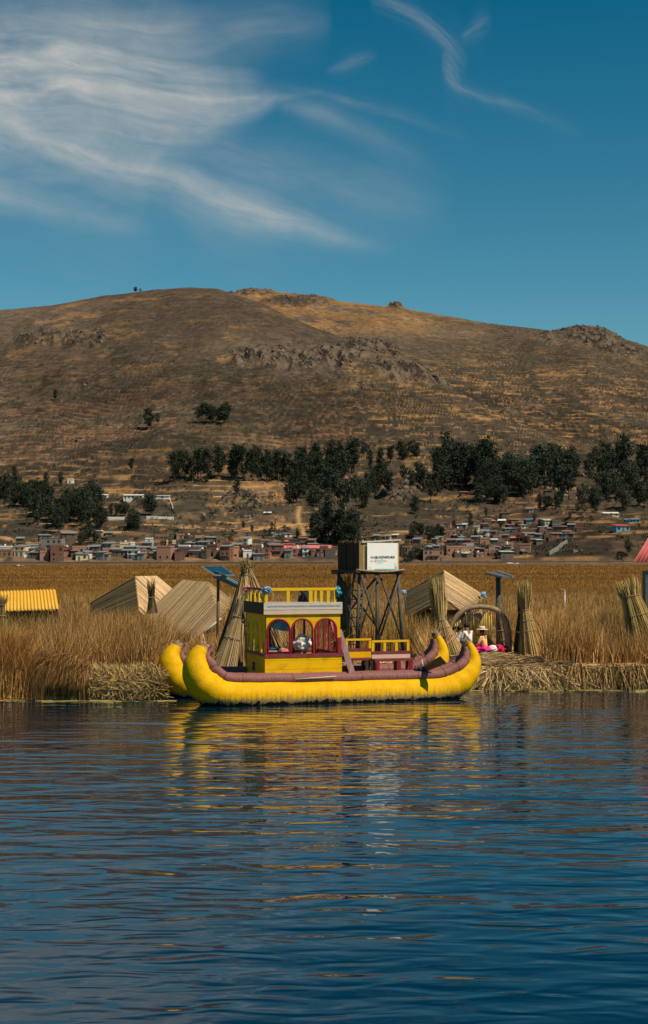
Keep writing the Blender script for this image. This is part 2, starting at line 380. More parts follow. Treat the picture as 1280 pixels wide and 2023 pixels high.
def water_material():
    m = bpy.data.materials.new('lake_water'); m.use_nodes = True; nt = m.node_tree; N = nt.nodes.new; L = nt.links.new
    b = nt.nodes['Principled BSDF']; b.inputs['Base Color'].default_value = (.0005, .012, .028, 1)
    b.inputs['Roughness'].default_value = .04; b.inputs['IOR'].default_value = 1.5; b.inputs['Specular IOR Level'].default_value = .5
    g = N('ShaderNodeNewGeometry')
    def lay(sx, sy, sc, det, dist, rot=0):
        mp = N('ShaderNodeMapping'); L(g.outputs['Position'], mp.inputs[0]); mp.inputs['Scale'].default_value = (sx, sy, 1); mp.inputs['Rotation'].default_value = (0, 0, rot)
        n = N('ShaderNodeTexNoise'); n.inputs['Scale'].default_value = sc; n.inputs['Detail'].default_value = det; n.inputs['Distortion'].default_value = dist; n.inputs['Roughness'].default_value = .5
        L(mp.outputs[0], n.inputs['Vector']); return n.outputs['Fac']
    def scaled(f, k):
        q = N('ShaderNodeMath'); q.operation = 'MULTIPLY'; L(f, q.inputs[0]); q.inputs[1].default_value = k; return q.outputs[0]
    def add(a, c):
        q = N('ShaderNodeMath'); q.operation = 'ADD'; L(a, q.inputs[0]); L(c, q.inputs[1]); return q.outputs[0]
    h = add(scaled(lay(.24, 1, 0.55, 1, .6, .06), WAVES[0]), scaled(lay(.42, 1, 1.8, 1, .6, -.05), WAVES[1]))
    h = add(h, scaled(lay(.5, 1, 5.5, 1, .4, .03), WAVES[2]))
    # calm and ruffled patches
    bp = N('ShaderNodeBump'); bp.inputs['Strength'].default_value = 1; bp.inputs['Distance'].default_value = 1.0; L(h, bp.inputs['Height']); L(bp.outputs[0], b.inputs['Normal'])
    return m
WAVES = (.070, .036, .0020)
M['water'] = water_material()

# ------------------------------------------------------------------ lake
mb = MB(); mb.add([(-600, -150, 0), (600, -150, 0), (600, 72, 0), (-600, 72, 0)], [(0, 1, 2, 3)])
tag(mb.build('lake_water', M['water']), 'dark blue rippled lake water', kind='structure')

# ------------------------------------------------------------------ terrain: shore meadow to hill crest, one sheet
PXA = np.array([-300, -100, 0, 100, 200, 300, 380, 430, 480, 520, 570, 640, 700, 760, 830, 900, 1000, 1100, 1280, 1500, 1700])
EA = np.array([452, 470, 484, 493, 513, 525, 529, 526, 508, 488, 464, 432, 408, 384, 350, 318, 272, 240, 190, 150, 120])
DAp = np.array([1900, 1900, 1900, 1900, 1900, 1900, 1900, 1880, 1850, 1820, 1790, 1750, 1720, 1680, 1640, 1600, 1550, 1500, 1450, 1400, 1400])
PXB = np.array([-300, 0, 300, 400, 460, 490, 520, 560, 600, 660, 700, 760, 785, 810, 860, 950, 1050, 1100, 1130, 1160, 1200, 1230, 1280, 1400, 1700])
EB = np.array([400, 430, 480, 505, 516, 522, 519, 519, 514, 503, 498, 492, 495, 486, 475, 458, 446, 441, 444, 445, 438, 427, 411, 380, 340])
cols = np.concatenate([np.linspace(-2600, -840, 60)[:-1], np.linspace(-840, 840, 1000), np.linspace(840, 2600, 60)[1:]])   # azimuth as photo-pixel offset
rows = np.concatenate([np.linspace(772, 800, 14)[:-1], 800 + (2600 - 800) * (np.linspace(0, 1, 780) ** 1.25)])
A_, Y_ = np.meshgrid(cols, rows)
PXg = A_ + 640
PXc = np.clip(PXg, -300, 1700)
def hill(ecrest, D, t0=780.0):
    zc = H + ecrest * D / F
    t = (Y_ - t0) / (D - t0)
    f1 = .36 * t + .64 * t * np.abs(t); f2 = 1 - .9 * (t - 1) ** 2
    f1 = np.where(t > 1, 1 + (t - 1) * 1.6, f1)
    f = -np.log(np.exp(-14 * f1) + np.exp(-14 * np.clip(f2, -3, 1))) / 14
    z = np.where(t < 0, 0, f) * zc
    z = np.where(t > 1.0, np.minimum(z, zc * (1 - .9 * (t - 1) ** 2)), z)
    return z
def crest_e(z): return ((z - H) / Y_ * F)
gA = np.interp(PXc, PXA, EA); dA = np.interp(PXc, PXA, DAp); gB = np.interp(PXc, PXB, EB)
zA = hill(gA, dA); zB = hill(gB, 2350.0)
for _ in range(2):   # settle both crests on their own profiles
    kA = (gA[0] / np.maximum(crest_e(zA).max(axis=0), 1)); zA = zA * (1 + (kA - 1) * sst(0.1, .7, (Y_ - 780) / 900))
    kB = (gB[0] / np.maximum(crest_e(zB).max(axis=0), 1)); zB = zB * (1 + (kB - 1) * sst(0.1, .7, (Y_ - 780) / 1200))
k = 10.0
Z0 = np.log(np.exp(np.clip((zA - zB) / k, -60, 60)) + 1) * k + zB
X_ = A_ / F * Y_
amp = sst(790, 1150, Y_)
E0 = crest_e(Z0)
# broad relief, gullies running downhill, small knolls
Z = Z0 + amp * ((fbm(X_ / 260, Y_ / 420, 1, 4) - .5) * 34 + (fbm(X_ / 75, Y_ / 240, 5, 4) - .5) * 15 + (fbm(X_ / 28, Y_ / 28, 9, 4) - .5) * 4.0)
Z = Z + sst(790, 900, Y_) * (1 - sst(1000, 1200, Y_)) * (fbm(X_ / 60, Y_ / 60, 31, 3) - .45) * 9
crestf = sst(.93, 1.0, E0 / np.maximum(np.maximum(gA, gB), 1))
Z = Z - crestf * amp * (Z - Z0) * .8
# knoll at the right edge of the village
kn = np.exp(-(((PXg - 1250) / 150) ** 2) - ((Y_ - 850) / 45) ** 2); Z = Z + kn * 9
# rock outcrops (photo-pixel centre, extent, strength)
rock = np.zeros_like(Z)
Eg = crest_e(Z)
nrw = fbm(X_ / 40, Y_ / 60, 77, 4)
def outcrop(x0, e0, wx, we, s=1.0, slope=0.0):
    global rock
    d = ((PXg - x0) / wx) ** 2 + ((Eg - e0 - slope * (PXg - x0)) / we) ** 2
    rock = np.maximum(rock, s * sst(1.25, .35, d + (nrw - .5) * 2.6))
outcrop(560, 388, 100, 20); outcrop(700, 398, 80, 26); outcrop(790, 365, 90, 22, 1, -.25); outcrop(1160, 428, 75, 20, 1); outcrop(1230, 405, 50, 12, 1, -.2)
outcrop(100, 428, 110, 18, .7); outcrop(190, 428, 25, 24, .8); outcrop(500, 518, 40, 5, .8); outcrop(785, 494, 20, 5, .9); outcrop(590, 500, 60, 12, .55)
outcrop(480, 105, 40, 14, .8); outcrop(1020, 290, 60, 12, .5); outcrop(690, 330, 60, 12, .4); outcrop(790, 130, 40, 20, .6); outcrop(120, 330, 70, 12, .4)
rid = 1 - np.abs(fbm(X_ / 14, Y_ / 22, 41, 4) - .5) * 4
Z = Z + rock * (rid * 8.0 + (fbm(X_ / 5, Y_ / 7, 43, 3) - .5) * 4.5 - 1)
# old farming terraces
step = 4.0
tw = sst(.24, .46, fbm(X_ / 210, Y_ / 300, 51, 3) + .16 * sst(500, 900, PXg) + .08) * sst(.0, 12, Z) * (1 - rock) * (1 - sst(330, 440, Eg) * (1 - .8 * sst(850, 1000, PXg)))
tw = tw * sst(800, 850, Y_)
q = (Z0 + amp * ((fbm(X_ / 260, Y_ / 420, 1, 3) - .5) * 34 + (fbm(X_ / 90, Y_ / 240, 5, 2) - .5) * 13) + (fbm(X_ / 120, Y_ / 120, 61, 2) - .5) * 10) / step
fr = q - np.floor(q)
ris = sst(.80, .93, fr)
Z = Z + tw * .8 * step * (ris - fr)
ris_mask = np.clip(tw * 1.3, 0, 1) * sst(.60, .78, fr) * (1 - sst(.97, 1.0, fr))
Z = Z + amp * (fbm(X_ / 6, Y_ / 6, 71, 3) - .5) * 1.1
Z = np.maximum(Z, 0.2); Z = np.where(Y_ < 800, np.minimum(Z, .3 + sst(774, 779, Y_) * .9 + np.maximum(Z - 1, 0) * sst(785, 800, Y_)), Z)
Z[0, :] = -1.0
# --- ground cover colours (vegetation, stone, bare earth; terrace sun and shade painted in)
gold = np.array([.40, .225, .085]); tan = np.array([.180, .122, .080]); brown = np.array([.092, .070, .053]); scrub = np.array([.042, .036, .028]); redd = np.array([.24, .115, .065]); stone = np.array([.125, .098, .076]); dstone = np.array([.030, .027, .024])
c = np.ones(Z.shape + (3,)) * tan
def blend(cc, w): 
    global c
    w = np.clip(w, 0, 1)[..., None]; c = c * (1 - w) + cc * w
n1 = fbm(X_ / 130, Y_ / 190, 101, 5); n2 = fbm(X_ / 34, (Z * 3) / 34, 103, 5, .6); n3 = fbm(X_ / 9, Z / 1.6, 105, 4, .65); n4 = fbm(X_ / 3.2, Y_ / 5.0, 107, 3, .7); n5 = fbm(X_ / 18, Y_ / 26, 109, 5, .62)
goldish = np.clip(sst(600, 860, PXg) * sst(420, 320, Eg) + .85 * sst(240, 110, Eg) + .25 * sst(330, 250, Eg), 0, 1)
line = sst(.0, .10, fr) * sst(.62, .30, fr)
field = vn(X_ / 48 + _h(np.floor(q).astype(np.int64), np.zeros_like(q, dtype=np.int64), 5) * 9, np.floor(q) * 7.31, 161)
c = c * (.75 + .5 * fbm(X_ / 22, Y_ / 40, 141, 5, .6))[..., None]
upper = sst(180, 330, Eg)
blend(brown, np.clip(upper * .80 * (1 - .6 * sst(.52, .66, n1)) + sst(.44, .62, n1) * .45, 0, .92))
blend(np.array([.062, .055, .048]), sst(.48, .66, fbm(X_ / 80, Y_ / 120, 143, 4)) * .5 * upper)
blend(gold, goldish * (.12 + .88 * sst(.30, .62, field)) * (.22 + .85 * line * np.clip(tw * 1.6, 0, 1)) * (.55 + .45 * sst(.3, .5, n5)))  # dry grass; brighter tread edges also paint in the sun on them
blend(scrub * 1.3, sst(.34, .18, field) * .6 * np.clip(tw * 1.4, 0, 1) * goldish)
blend(gold * .8, upper * sst(.56, .68, n2) * .5)
blend(brown, sst(.48, .64, fbm(X_ / 60, (Z * 2) / 30, 123, 5, .6)) * .55)
sad = np.exp(-(((PXg - 640) / 200) ** 2)) * sst(425, 455, Eg) * (zB > zA + 2)
blend(gold * .62, np.clip(sad * 1.0, 0, .7) * sst(.34, .56, n5))  # gold painted on the saddle stands in for sun on the far slope
blend(redd, sst(.56, .66, fbm(X_ / 90, Y_ / 70, 111, 4)) * .55 * sst(420, 200, Eg))
blend(scrub, ris_mask * (.65 + .35 * sst(.35, .6, n5)))  # scrub on the risers; its darkness also paints in their shade
blend(scrub, sst(.57, .63, n5) * .85 * (1 - .4 * sad) * (1 - .65 * sst(300, 400, Eg) * (1 - rock)) + sst(.68, .73, n4) * .25)
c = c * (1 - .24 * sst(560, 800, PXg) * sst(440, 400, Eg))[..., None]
blend(scrub, sst(.52, .60, fbm(X_ / 55, (Z * 3) / 40, 151, 5, .62)) * .8 * sst(300, 180, Eg))
blend(scrub, sst(.54, .60, fbm(X_ / 36, Z / 7, 155, 5, .6)) * .85 * sst(430, 380, Eg) * sst(480, 640, PXg))
blend(scrub, sst(.58, .68, n3) * .40 * (1 - .6 * sst(320, 400, Eg)))
c = c * (.78 + .5 * sst(.35, .65, fbm(X_ / 170, Y_ / 200, 153, 4)))[..., None]
blend(gold * 1.1, sst(.62, .72, fbm(X_ / 26, Z / 1.4, 131, 3, .5)) * .5 * np.clip(goldish + .1, 0, 1))
rock_mottle = fbm(X_ / 7, Y_ / 9, 113, 4, .65)
blend(stone, rock * sst(.44, .56, rock_mottle)); blend(dstone, rock * sst(.54, .44, rock_mottle) * .95); blend(dstone, np.exp(-(((PXg - 580) / 48) ** 2) - ((Eg - 503) / 9) ** 2) * .8)
blend(stone * 1.4, .6 * sst(.71, .78, fbm(X_ / 3.0, Y_ / 4.5, 119, 3, .7)) * .8 * sst(80, 200, Eg))
blend(stone, sst(.60, .70, fbm(X_ / 26, Z / 5, 121, 5, .62)) * .4 * sst(330, 420, Eg) * (1 - sst(330, 430, PXg) * .5))
# dirt road on the left slope, quay edge at the town
road = np.exp(-((PXg - (205 + (1085 - (CY - Eg)) * -.2 + 12 * np.sin(Eg / 14))) / 3.0) ** 2) * sst(10, 16, Eg) * sst(85, 70, Eg); blend(np.array([.38, .22, .11]), road * .8)
road = np.exp(-((PXg - (597 + 8 * np.sin(Eg / 17))) / 4.5) ** 2) * sst(22, 30, Eg) * sst(105, 90, Eg); blend(np.array([.42, .26, .11]), road * .85)
blend(np.array([.13, .095, .065]), sst(796, 788, Y_))
nr, nc = Z.shape
idx = np.arange(nr * nc).reshape(nr, nc)
Q = np.stack([idx[:-1, :-1], idx[:-1, 1:], idx[1:, 1:], idx[1:, :-1]], -1).reshape(-1, 4)
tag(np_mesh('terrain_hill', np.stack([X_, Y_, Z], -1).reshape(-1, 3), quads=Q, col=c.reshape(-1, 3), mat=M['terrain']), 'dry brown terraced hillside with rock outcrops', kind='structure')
def on_hill(px, py):
    """the point of the hillside that stands at this place of the view"""
    j = int(np.clip(np.searchsorted(cols, px - 640), 0, nc - 1))
    e = (Z[:, j] - H) / Y_[:, j] * F
    i = np.argmax(e >= CY - py)
    if e[i] < CY - py: i = int(np.argmax(e))
    return Vector((X_[i, j], Y_[i, j], float(Z[i, j])))

# ------------------------------------------------------------------ meadow ground and floating island
def shore(x):
    return np.interp(x, [-400, -30, -12, -9.8, -9.6, -6.2, -5.6, -4, 2, 6.2, 7.0, 9, 14, 30, 400], [58, 60.2, 60.4, 60.6, 61.6, 61.7, 63, 66.3, 66.6, 66.4, 65.4, 65.6, 66, 66, 66])
gx = np.concatenate([np.linspace(-360, -30, 20)[:-1], np.linspace(-30, 30, 400), np.linspace(30, 360, 20)[1:]])
gt = np.concatenate([[0, .15, .4], np.linspace(.8, 24, 60), np.linspace(26, 720, 60)])
GX, GT = np.meshgrid(gx, gt); GY = shore(GX) + GT
def gheight(x, y):
    t = y - shore(x)
    isl = sst(5.2, 6.6, x) * sst(16, 12, t)
    base = .32 * sst(-.1, .5, t) + (fbm(x / 1.3, y / 1.3, 201, 4) - .5) * .25 * sst(.3, 2, t) * sst(200, 60, t)
    return base + isl * (.18 * sst(0, .5, t) + .14 * sst(1, 5, t)) - .6 * sst(.1, -.1, t)
GZ = gheight(GX, GY); GZ[0, :] = -.6
nr2, nc2 = GZ.shape; idx = np.arange(nr2 * nc2).reshape(nr2, nc2)
Q = np.stack([idx[:-1, :-1], idx[:-1, 1:], idx[1:, 1:], idx[1:, :-1]], -1).reshape(-1, 4)
gc = np.ones(GZ.shape + (3,)) * np.array([1.0, 1.0, 1.0]) * (.6 + .8 * fbm(GX / 2, GY / 6, 203, 4)[..., None])
gc = gc * (1 + 1.6 * sst(60, 200, GT)[..., None] * np.array([1.25, .95, .55]))
M['bed'] = material('reed_bed_soil', (.07, .045, .02), (.13, .085, .04), 1.2, .95, attr=True, bump=.05, bscale=6)
tag(np_mesh('ground', np.stack([GX, GY, GZ], -1).reshape(-1, 3), quads=Q, col=gc.reshape(-1, 3), mat=M['bed'], smooth=True), 'reed marsh ground behind the shore', kind='structure')

# ------------------------------------------------------------------ standing reeds
def blades(x, y, h, w, lean, col, seed, bias=(0, 0), out=None):
    n = len(x); r = np.random.default_rng(seed)
    z = gheight(x, y) - .05
    a = r.uniform(0, 2 * np.pi, n); l = lean * h * r.uniform(.2, 1.0, n)
    dx = np.cos(a) * l + bias[0] * h; dy = np.sin(a) * l + bias[1] * h
    if out is not None: dx = dx * .5 + out[0] * h; dy = dy * .5 + out[1] * h
    P0 = np.stack([x, y, z], 1); P1 = np.stack([x + dx * .35, y + dy * .35, z + h * .55], 1); P2 = np.stack([x + dx, y + dy, z + h * (1 - .25 * (np.hypot(dx, dy) / h) ** 1.5)], 1)
    return ribbons(P0, P1, P2, w, col, seed, face=.45)
def reed_colors(x, y, seed, n):
    r = np.random.default_rng(seed)
    pal = np.array([[.68, .37, .11], [.88, .53, .20], [.46, .24, .065], [.30, .155, .045], [.16, .09, .03], [.90, .60, .28]])
    cc = pal[r.choice(6, n, p=[.26, .18, .22, .16, .12, .06])]
    cl = fbm(x / 1.6, y / 2.4, 301, 4)
    return cc * (.45 + 1.0 * cl)[:, None] * r.uniform(.75, 1.2, n)[:, None]
def keep_out(x, y):
    k = np.ones(len(x), bool)
    px = 640 + x / y * F
    k &= ~((px > 862) & (px < 1075) & (y < 79.5))           # the families' working place
    k &= ~((px > 1000) & (px < 1300) & (y < 68.6))          # mown lip on the right
    k &= ~((px > 165) & (px < 330) & (y < 63.2))            # cut block of roots left of the boat
    k &= ~((px > 405) & (px < 560) & (y < 69.5))
    k &= ~((px > 640) & (px < 835) & (y < 79.0))
    k &= ~((px > 0) & (px < 0))
    return k
parts = []
# near belt
nc3 = 2300; cy3 = 60.0 + RNG.random(nc3) ** 1.2 * 28; cx3 = (RNG.random(nc3) * 1440 - 80 - 640) / F * cy3; ch3 = .72 + .5 * RNG.random(nc3); cb3 = .6 + .85 * RNG.random(nc3)
n = 115000; ci = RNG.integers(0, nc3, n); ox = RNG.normal(size=n); oy = RNG.normal(size=n)
x = cx3[ci] + ox * .26; y = cy3[ci] + oy * .26; nb3 = RNG.random(n) < .35; x[nb3] += RNG.normal(size=nb3.sum()) * 1.2; y[nb3] += RNG.normal(size=nb3.sum()) * .8
ok = (y > shore(x) + .15) & keep_out(x, y); x = x[ok]; y = y[ok]; ci = ci[ok]; ox = ox[ok]; oy = oy[ok]; n = len(x)
px = 640 + x / y * F
hh = 1.9 + .55 * fbm(x / 3, y / 3, 311, 3) + .25 * RNG.random(n)
hh *= np.where(px < 330, 1.05, 1.0); hh *= 1 - .08 * sst(1000, 1080, px) * sst(78, 70, y)
hh *= np.where((px > 330) & (px < 470), .72, 1.0)
hh *= 1 - .35 * sst(-.1, .1, fbm(x / 1.1, y / 1.1, 317, 3) - .58)
hh *= ch3[ci] * (1 - .06 * np.minimum(np.hypot(ox, oy), 3)); cc = reed_colors(x, y, 1, n) * cb3[ci][:, None] * (1 - .15 * sst(340, 240, px))[:, None]
gr = np.exp(-((y - 80) / 7) ** 2)[:, None] * .6 * sst(.4, .6, fbm(x / 5, y / 5, 321, 3))[:, None]; cc = cc * (1 - gr) + cc * np.array([.62, .78, .55]) * gr
parts.append(blades(x, y, hh, .018 + .014 * RNG.random(n), .36, cc, 21, (.03, 0), (ox * .17, oy * .17)))
ss_ = RNG.random(n) < .05; parts.append(blades(x[ss_], y[ss_], hh[ss_] * 1.12, .022, .85, cc[ss_] * 1.3 + .05, 24, (.04, 0)))
# tall tussock leaning out at the far left
n = 9000
y = 60.5 + RNG.random(n) * 2.2; px = RNG.random(n) ** .8 * -1; px = -90 + RNG.random(n) * 178; x = (px - 640) / F * y
hh = (2.75 - 1.35 * sst(20, 95, px)) * (.66 + .36 * RNG.random(n))
parts.append(blades(x, y, hh, .026, .50, reed_colors(x, y, 2, n) * np.array([.92, .86, .80]), 22, (.05, -.06)))
# bent tuft hanging to the water
n = 5000
y = 60.75 + RNG.random(n) * 1.1; px = 96 + RNG.random(n) * 80; x = (px - 640) / F * y
hh = (1.75 + .2 * RNG.random(n)) * (1 - .25 * sst(140, 180, px)); cc = reed_colors(x, y, 3, n) * .55
r = np.random.default_rng(5); a = r.uniform(-.4, .9, n)
P0 = np.stack([x, y, gheight(x, y)], 1); P1 = np.stack([x - .25 * a, y - .25, hh * .95], 1); P2 = np.stack([x - .75 * a - .15, y - .55 - .3 * r.random(n), hh * (.25 + .7 * r.random(n))], 1)
parts.append(ribbons(P0, P1, P2, .03, cc, 23, face=.4))
V, Qd, C = merge(parts)
tag(np_mesh('reeds', V, quads=Qd, col=C, mat=M['reed']), 'tall dry golden reeds standing along the shore', kind='stuff')
# middle and far marsh
parts = []
n = 130000
u = RNG.random(n); y = 1 / (1 / 86.0 + (1 / 300.0 - 1 / 86.0) * u); x = (RNG.random(n) * 1500 - 110 - 640) / F * y
def far_col(x, y, seed, n):
    r = np.random.default_rng(seed); t = sst(85, 200, y)[:, None]
    cc = reed_colors(x, y, seed, n)
    band = fbm(x / 60, y / 14, 331, 4)
    fc = np.array([.33, .17, .038]) * (.62 + .8 * band[:, None]) * r.uniform(.8, 1.15, n)[:, None]
    gr = (sst(.50, .62, fbm(x / 20, y / 16, 333, 3)) * sst(180, 100, y))[:, None] * .5
    fc = fc * (1 - .28 * sst(.50, .66, fbm(x / 90, y / 16, 337, 4)))[:, None]
    out = cc * (1 - t) + fc * t
    return out * (1 - gr) + out * np.array([.65, .82, .6]) * gr
hh = (2.35 - 1.35 * sst(90, 240, y)) * (.7 + .2 * RNG.random(n) + .3 * fbm(x / 8, y / 8, 335, 3))
parts.append(blades(x, y, hh, .0005 * y, .22, far_col(x, y, 11, n), 31))
n = 110000
u = RNG.random(n); y = 1 / (1 / 250.0 + (1 / 772.0 - 1 / 250.0) * u); x = (RNG.random(n) * 1500 - 110 - 640) / F * y
hh = (1.0 - .25 * sst(300, 600, y)) * (.6 + .5 * RNG.random(n))
parts.append(blades(x, y, hh, .0009 * y, .2, far_col(x, y, 12, n), 32))
V, Qd, C = merge(parts)
tag(np_mesh('marsh_reeds', V, quads=Qd, col=C, mat=M['reed']), 'wide orange brown reed marsh reaching the town', kind='stuff')
# ------------------------------------------------------------------ the double-hulled reed boat
TH = math.radians(18); CT, ST = math.cos(TH), math.sin(TH); BX, BY = .3, 60.2
def W(u, n, z): return Vector((BX + u * CT - n * ST, BY + u * ST + n * CT, z))
def U(px, n):
    kk = (px - CX) / F
    return (kk * (BY + n * CT) - BX + n * ST) / (CT - kk * ST)
def ZZ(py, u, n): return H - (py - CY) / F * (BY + u * ST + n * CT)
def B(px, py, n):
    u = U(px, n); return W(u, n, ZZ(py, u, n))
def wbox(mb, u0, u1, n0, n1, z0, z1):
    return mb.hexa([W(u0, n0, z0), W(u1, n0, z0), W(u1, n1, z0), W(u0, n1, z0), W(u0, n0, z1), W(u1, n0, z1), W(u1, n1, z1), W(u0, n1, z1)])

boat = empty('reed_boat', (BX, BY, 0), 'large yellow double-hulled reed boat with curled prows and a painted cabin, moored on the lake', 'boat')
NUP = Vector((-ST, CT, 0))
def curve_pts(keys, m=70):
    """Catmull-Rom through keys of equal-length tuples"""
    K = [np.array(k_, float) for k_ in keys]; K = [2 * K[0] - K[1]] + K + [2 * K[-1] - K[-2]]
    out = []; seg = len(K) - 3
    for i in range(m):
        t = i / (m - 1) * seg; j = min(int(t), seg - 1); t -= j
        a, b, c_, d = K[j:j + 4]
        out.append(.5 * ((2 * b) + (-a + c_) * t + (2 * a - 5 * b + 4 * c_ - d) * t * t + (-a + 3 * b - 3 * c_ + d) * t ** 3))
    return out
def make_hull(nc_, dl, dr, hr, hl=1.0):
    # keys: (px-based u, z, radius)
    def k_(px, z, r): return (U(px, 0), z, r)
    keys = [k_(403, 2.33, .20), k_(392, 2.02, .34), k_(388, 1.62, .50), k_(392, 1.15, .61), k_(408, .76, .69), k_(432, .46, .66), k_(470, .34, .67), k_(540, .28, .69), k_(640, .26, .69), k_(740, .26, .69), k_(820, .28, .67), k_(868, .36, .63), k_(899, .60, .60), k_(921, .98, .50), k_(932, 1.42, .36), k_(930, 1.85, .25), k_(922, 2.25, .15)]
    pts = curve_pts(keys, 110)
    hull = MB(); path = [W(p[0] + (dl if p[0] < 0 else dr), nc_, p[1] * ((hr if p[0] > 0 else hl) if p[1] > .5 else 1)) for p in pts]
    # slightly lumpy hand-tied surface
    rad = [max(.05, p[2] * (1 + .010 * math.sin(i * .61 + 2 * math.sin(i * .23)) + .006 * math.sin(i * 1.07))) for i, p in enumerate(pts)]
    n = 28; vs = []
    m = len(path)
    for i in range(m):
        t = (path[min(i + 1, m - 1)] - path[max(i - 1, 0)]).normalized(); x = NUP; y = x.cross(t).normalized()
        if i < m // 2 and False: y = -y
        r = rad[i]
        for k2 in range(n):
            a = 2 * math.pi * k2 / n
            vs.append(path[i] + x * (math.cos(a) * (r * 1.22 + .02)) + y * (math.sin(a) * r))
    fs = [(i * n + q, i * n + (q + 1) % n, (i + 1) * n + (q + 1) % n, (i + 1) * n + q) for i in range(m - 1) for q in range(n)]
    hull.add(vs, fs, True); hull.f += [tuple(range(n)), tuple((m - 1) * n + q for q in range(n))]; hull.smooth += [False, False]
    ho = hull.build('hull', M['hull'], boat)
    # dry reed caps where the prow is tied off
    d0 = (path[0] - path[3]).normalized(); d1 = (path[-1] - path[-4]).normalized()
    for pt, d, r in ((path[0], d0, rad[0]), (path[-1], d1, rad[-1])):
        cap = MB()
        for q in range(26):
            a = rnd.random() * 6.28; rr = r * 1.1 * math.sqrt(rnd.random())
            o = NUP * math.cos(a) * rr * 1.2 + NUP.cross(d) * math.sin(a) * rr
            cap.tube([pt + o - d * .06, pt + o * .8 + d * (.10 + .10 * rnd.random())], [.035, .02], 5)
        cap.tube([pt + (NUP * math.cos(a) * 1.22 + NUP.cross(d) * math.sin(a)) * (r + .02) - d * .04 for a in [j * math.pi / 8 for j in range(17)]], .028, 6, cap=False)
        cap.build('prow_cap', M['wicker'], ho)
    # purple-brown gunwale roll following the inner curve
    inner = []
    for i in range(m):
        t = (path[min(i + 1, m - 1)] - path[max(i - 1, 0)]).normalized(); up = NUP.cross(t) * -1
        if up.z < 0 and abs(t.z) < .5: up = -up
        ins = up.normalized()
        inner.append((path[i], ins, rad[i]))
    for sgn, nm in ((-1, 'front'), (1, 'rear')):
        rl = MB(); pp = []; rr = []
        for i, (c_, ins, r) in enumerate(inner):
            if i < 2 or i > m - 3: continue
            f_ = i / (m - 1); e_ = min(1, min(f_, 1 - f_) * 9)
            off = r * (.80 if r > .3 else .86) 
            pp.append(c_ + ins * (off + .13 * e_) + NUP * sgn * (.34 * min(1, r / .5)))
            rr.append((.07 + .125 * e_) * (1 + .02 * math.sin(i * 2.3)))
        if sgn == -1:
            tipL = pp[0] + Vector((.20, 0, .26)); pp = [tipL + Vector((-.09, 0, .08)), tipL] + pp; rr = [.05, .07] + rr
        rl.tube(pp, rr, 12)
        rl.build('gunwale_roll', M['roll'], ho)
        for i in range(5, len(pp) - 4, 9):
            cd = MB()
            t = (pp[i + 1] - pp[i - 1]).normalized(); x = t.orthogonal().normalized(); y = t.cross(x)
            cd.tube([pp[i] + (x * math.cos(a) + y * math.sin(a)) * (rr[i] + .006) for a in [j * math.pi / 6 for j in range(13)]], .012, 5, cap=False)
            cd.build('lashing', M['brownwood'], ho)
    return ho
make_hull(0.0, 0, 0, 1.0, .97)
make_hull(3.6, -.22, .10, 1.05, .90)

dk = MB()
u0, u1 = U(440, 2), U(840, 2)
nb = 34
for i in range(nb):
    a = u0 + (u1 - u0) * i / nb; b_ = u0 + (u1 - u0) * (i + 1) / nb - .015
    wbox(dk, a, b_, .35, 3.3, .74 + .008 * (i % 3), .82 + .008 * (i % 3))
dk.build('deck', M['deck'], boat)

# ---- cabin
NF, NB = .42, 3.25
cu0, cu1 = U(525, NF), U(671, NF)
def zf(py): return ZZ(py, (cu0 + cu1) / 2, NF)
z_sill, z_low, z_top, z_roof, z_rail = zf(1291), zf(1341), zf(1212), zf(1190), zf(1164)
cab = empty('cabin', (0, 0, 0), None, None); cab.parent = boat; cab.location = W((cu0 + cu1) / 2, (NF + NB) / 2, .82) - Vector((BX, BY, 0))
T = .07
lp = MB(); zz_ = z_low
for hh_ in (.40, .36, .9):
    z2_ = min(zz_ + hh_, z_sill - .10); wbox(lp, cu0 - .06, cu1 + .06, NF - T - .02 - rnd.uniform(0, .012), NF - .02, zz_, z2_ - .008); zz_ = z2_
lp.build('front_panel', M['yboard'], cab)
# arched front
ar = [(U(549.5, NF), (U(571.5, NF) - U(527.5, NF)) / 2), (U(596, NF), (U(616.5, NF) - U(575.5, NF)) / 2), (U(642.5, NF), (U(663.5, NF) - U(621.5, NF)) / 2)]
pn = MB()
def qpr(mb, poly, n0, n1):
    mb.hexa([W(poly[0][0], n0, poly[0][1]), W(poly[1][0], n0, poly[1][1]), W(poly[1][0], n1, poly[1][1]), W(poly[0][0], n1, poly[0][1]),
             W(poly[3][0], n0, poly[3][1]), W(poly[2][0], n0, poly[2][1]), W(poly[2][0], n1, poly[2][1]), W(poly[3][0], n1, poly[3][1])])
spr = [zf(1222) - w_ * 1.0 for c_, w_ in ar]
edge = cu0
for (c_, w_), zs in zip(ar, spr):
    qpr(pn, [(edge, z_sill), (c_ - w_, z_sill), (c_ - w_, z_top), (edge, z_top)], NF - T, NF)
    k_ = 14
    for i in range(k_):
        a0 = math.pi * (1 - i / k_); a1 = math.pi * (1 - (i + 1) / k_)
        x0, x1 = c_ + w_ * math.cos(a0), c_ + w_ * math.cos(a1)
        qpr(pn, [(x0, zs + w_ * .98 * math.sin(a0)), (x1, zs + w_ * .98 * math.sin(a1)), (x1, z_top), (x0, z_top)], NF - T, NF)
    edge = c_ + w_
qpr(pn, [(edge, z_sill), (cu1, z_sill), (cu1, z_top), (edge, z_top)], NF - T, NF)
pn.build('arched_panel', M['yboard'], cab)
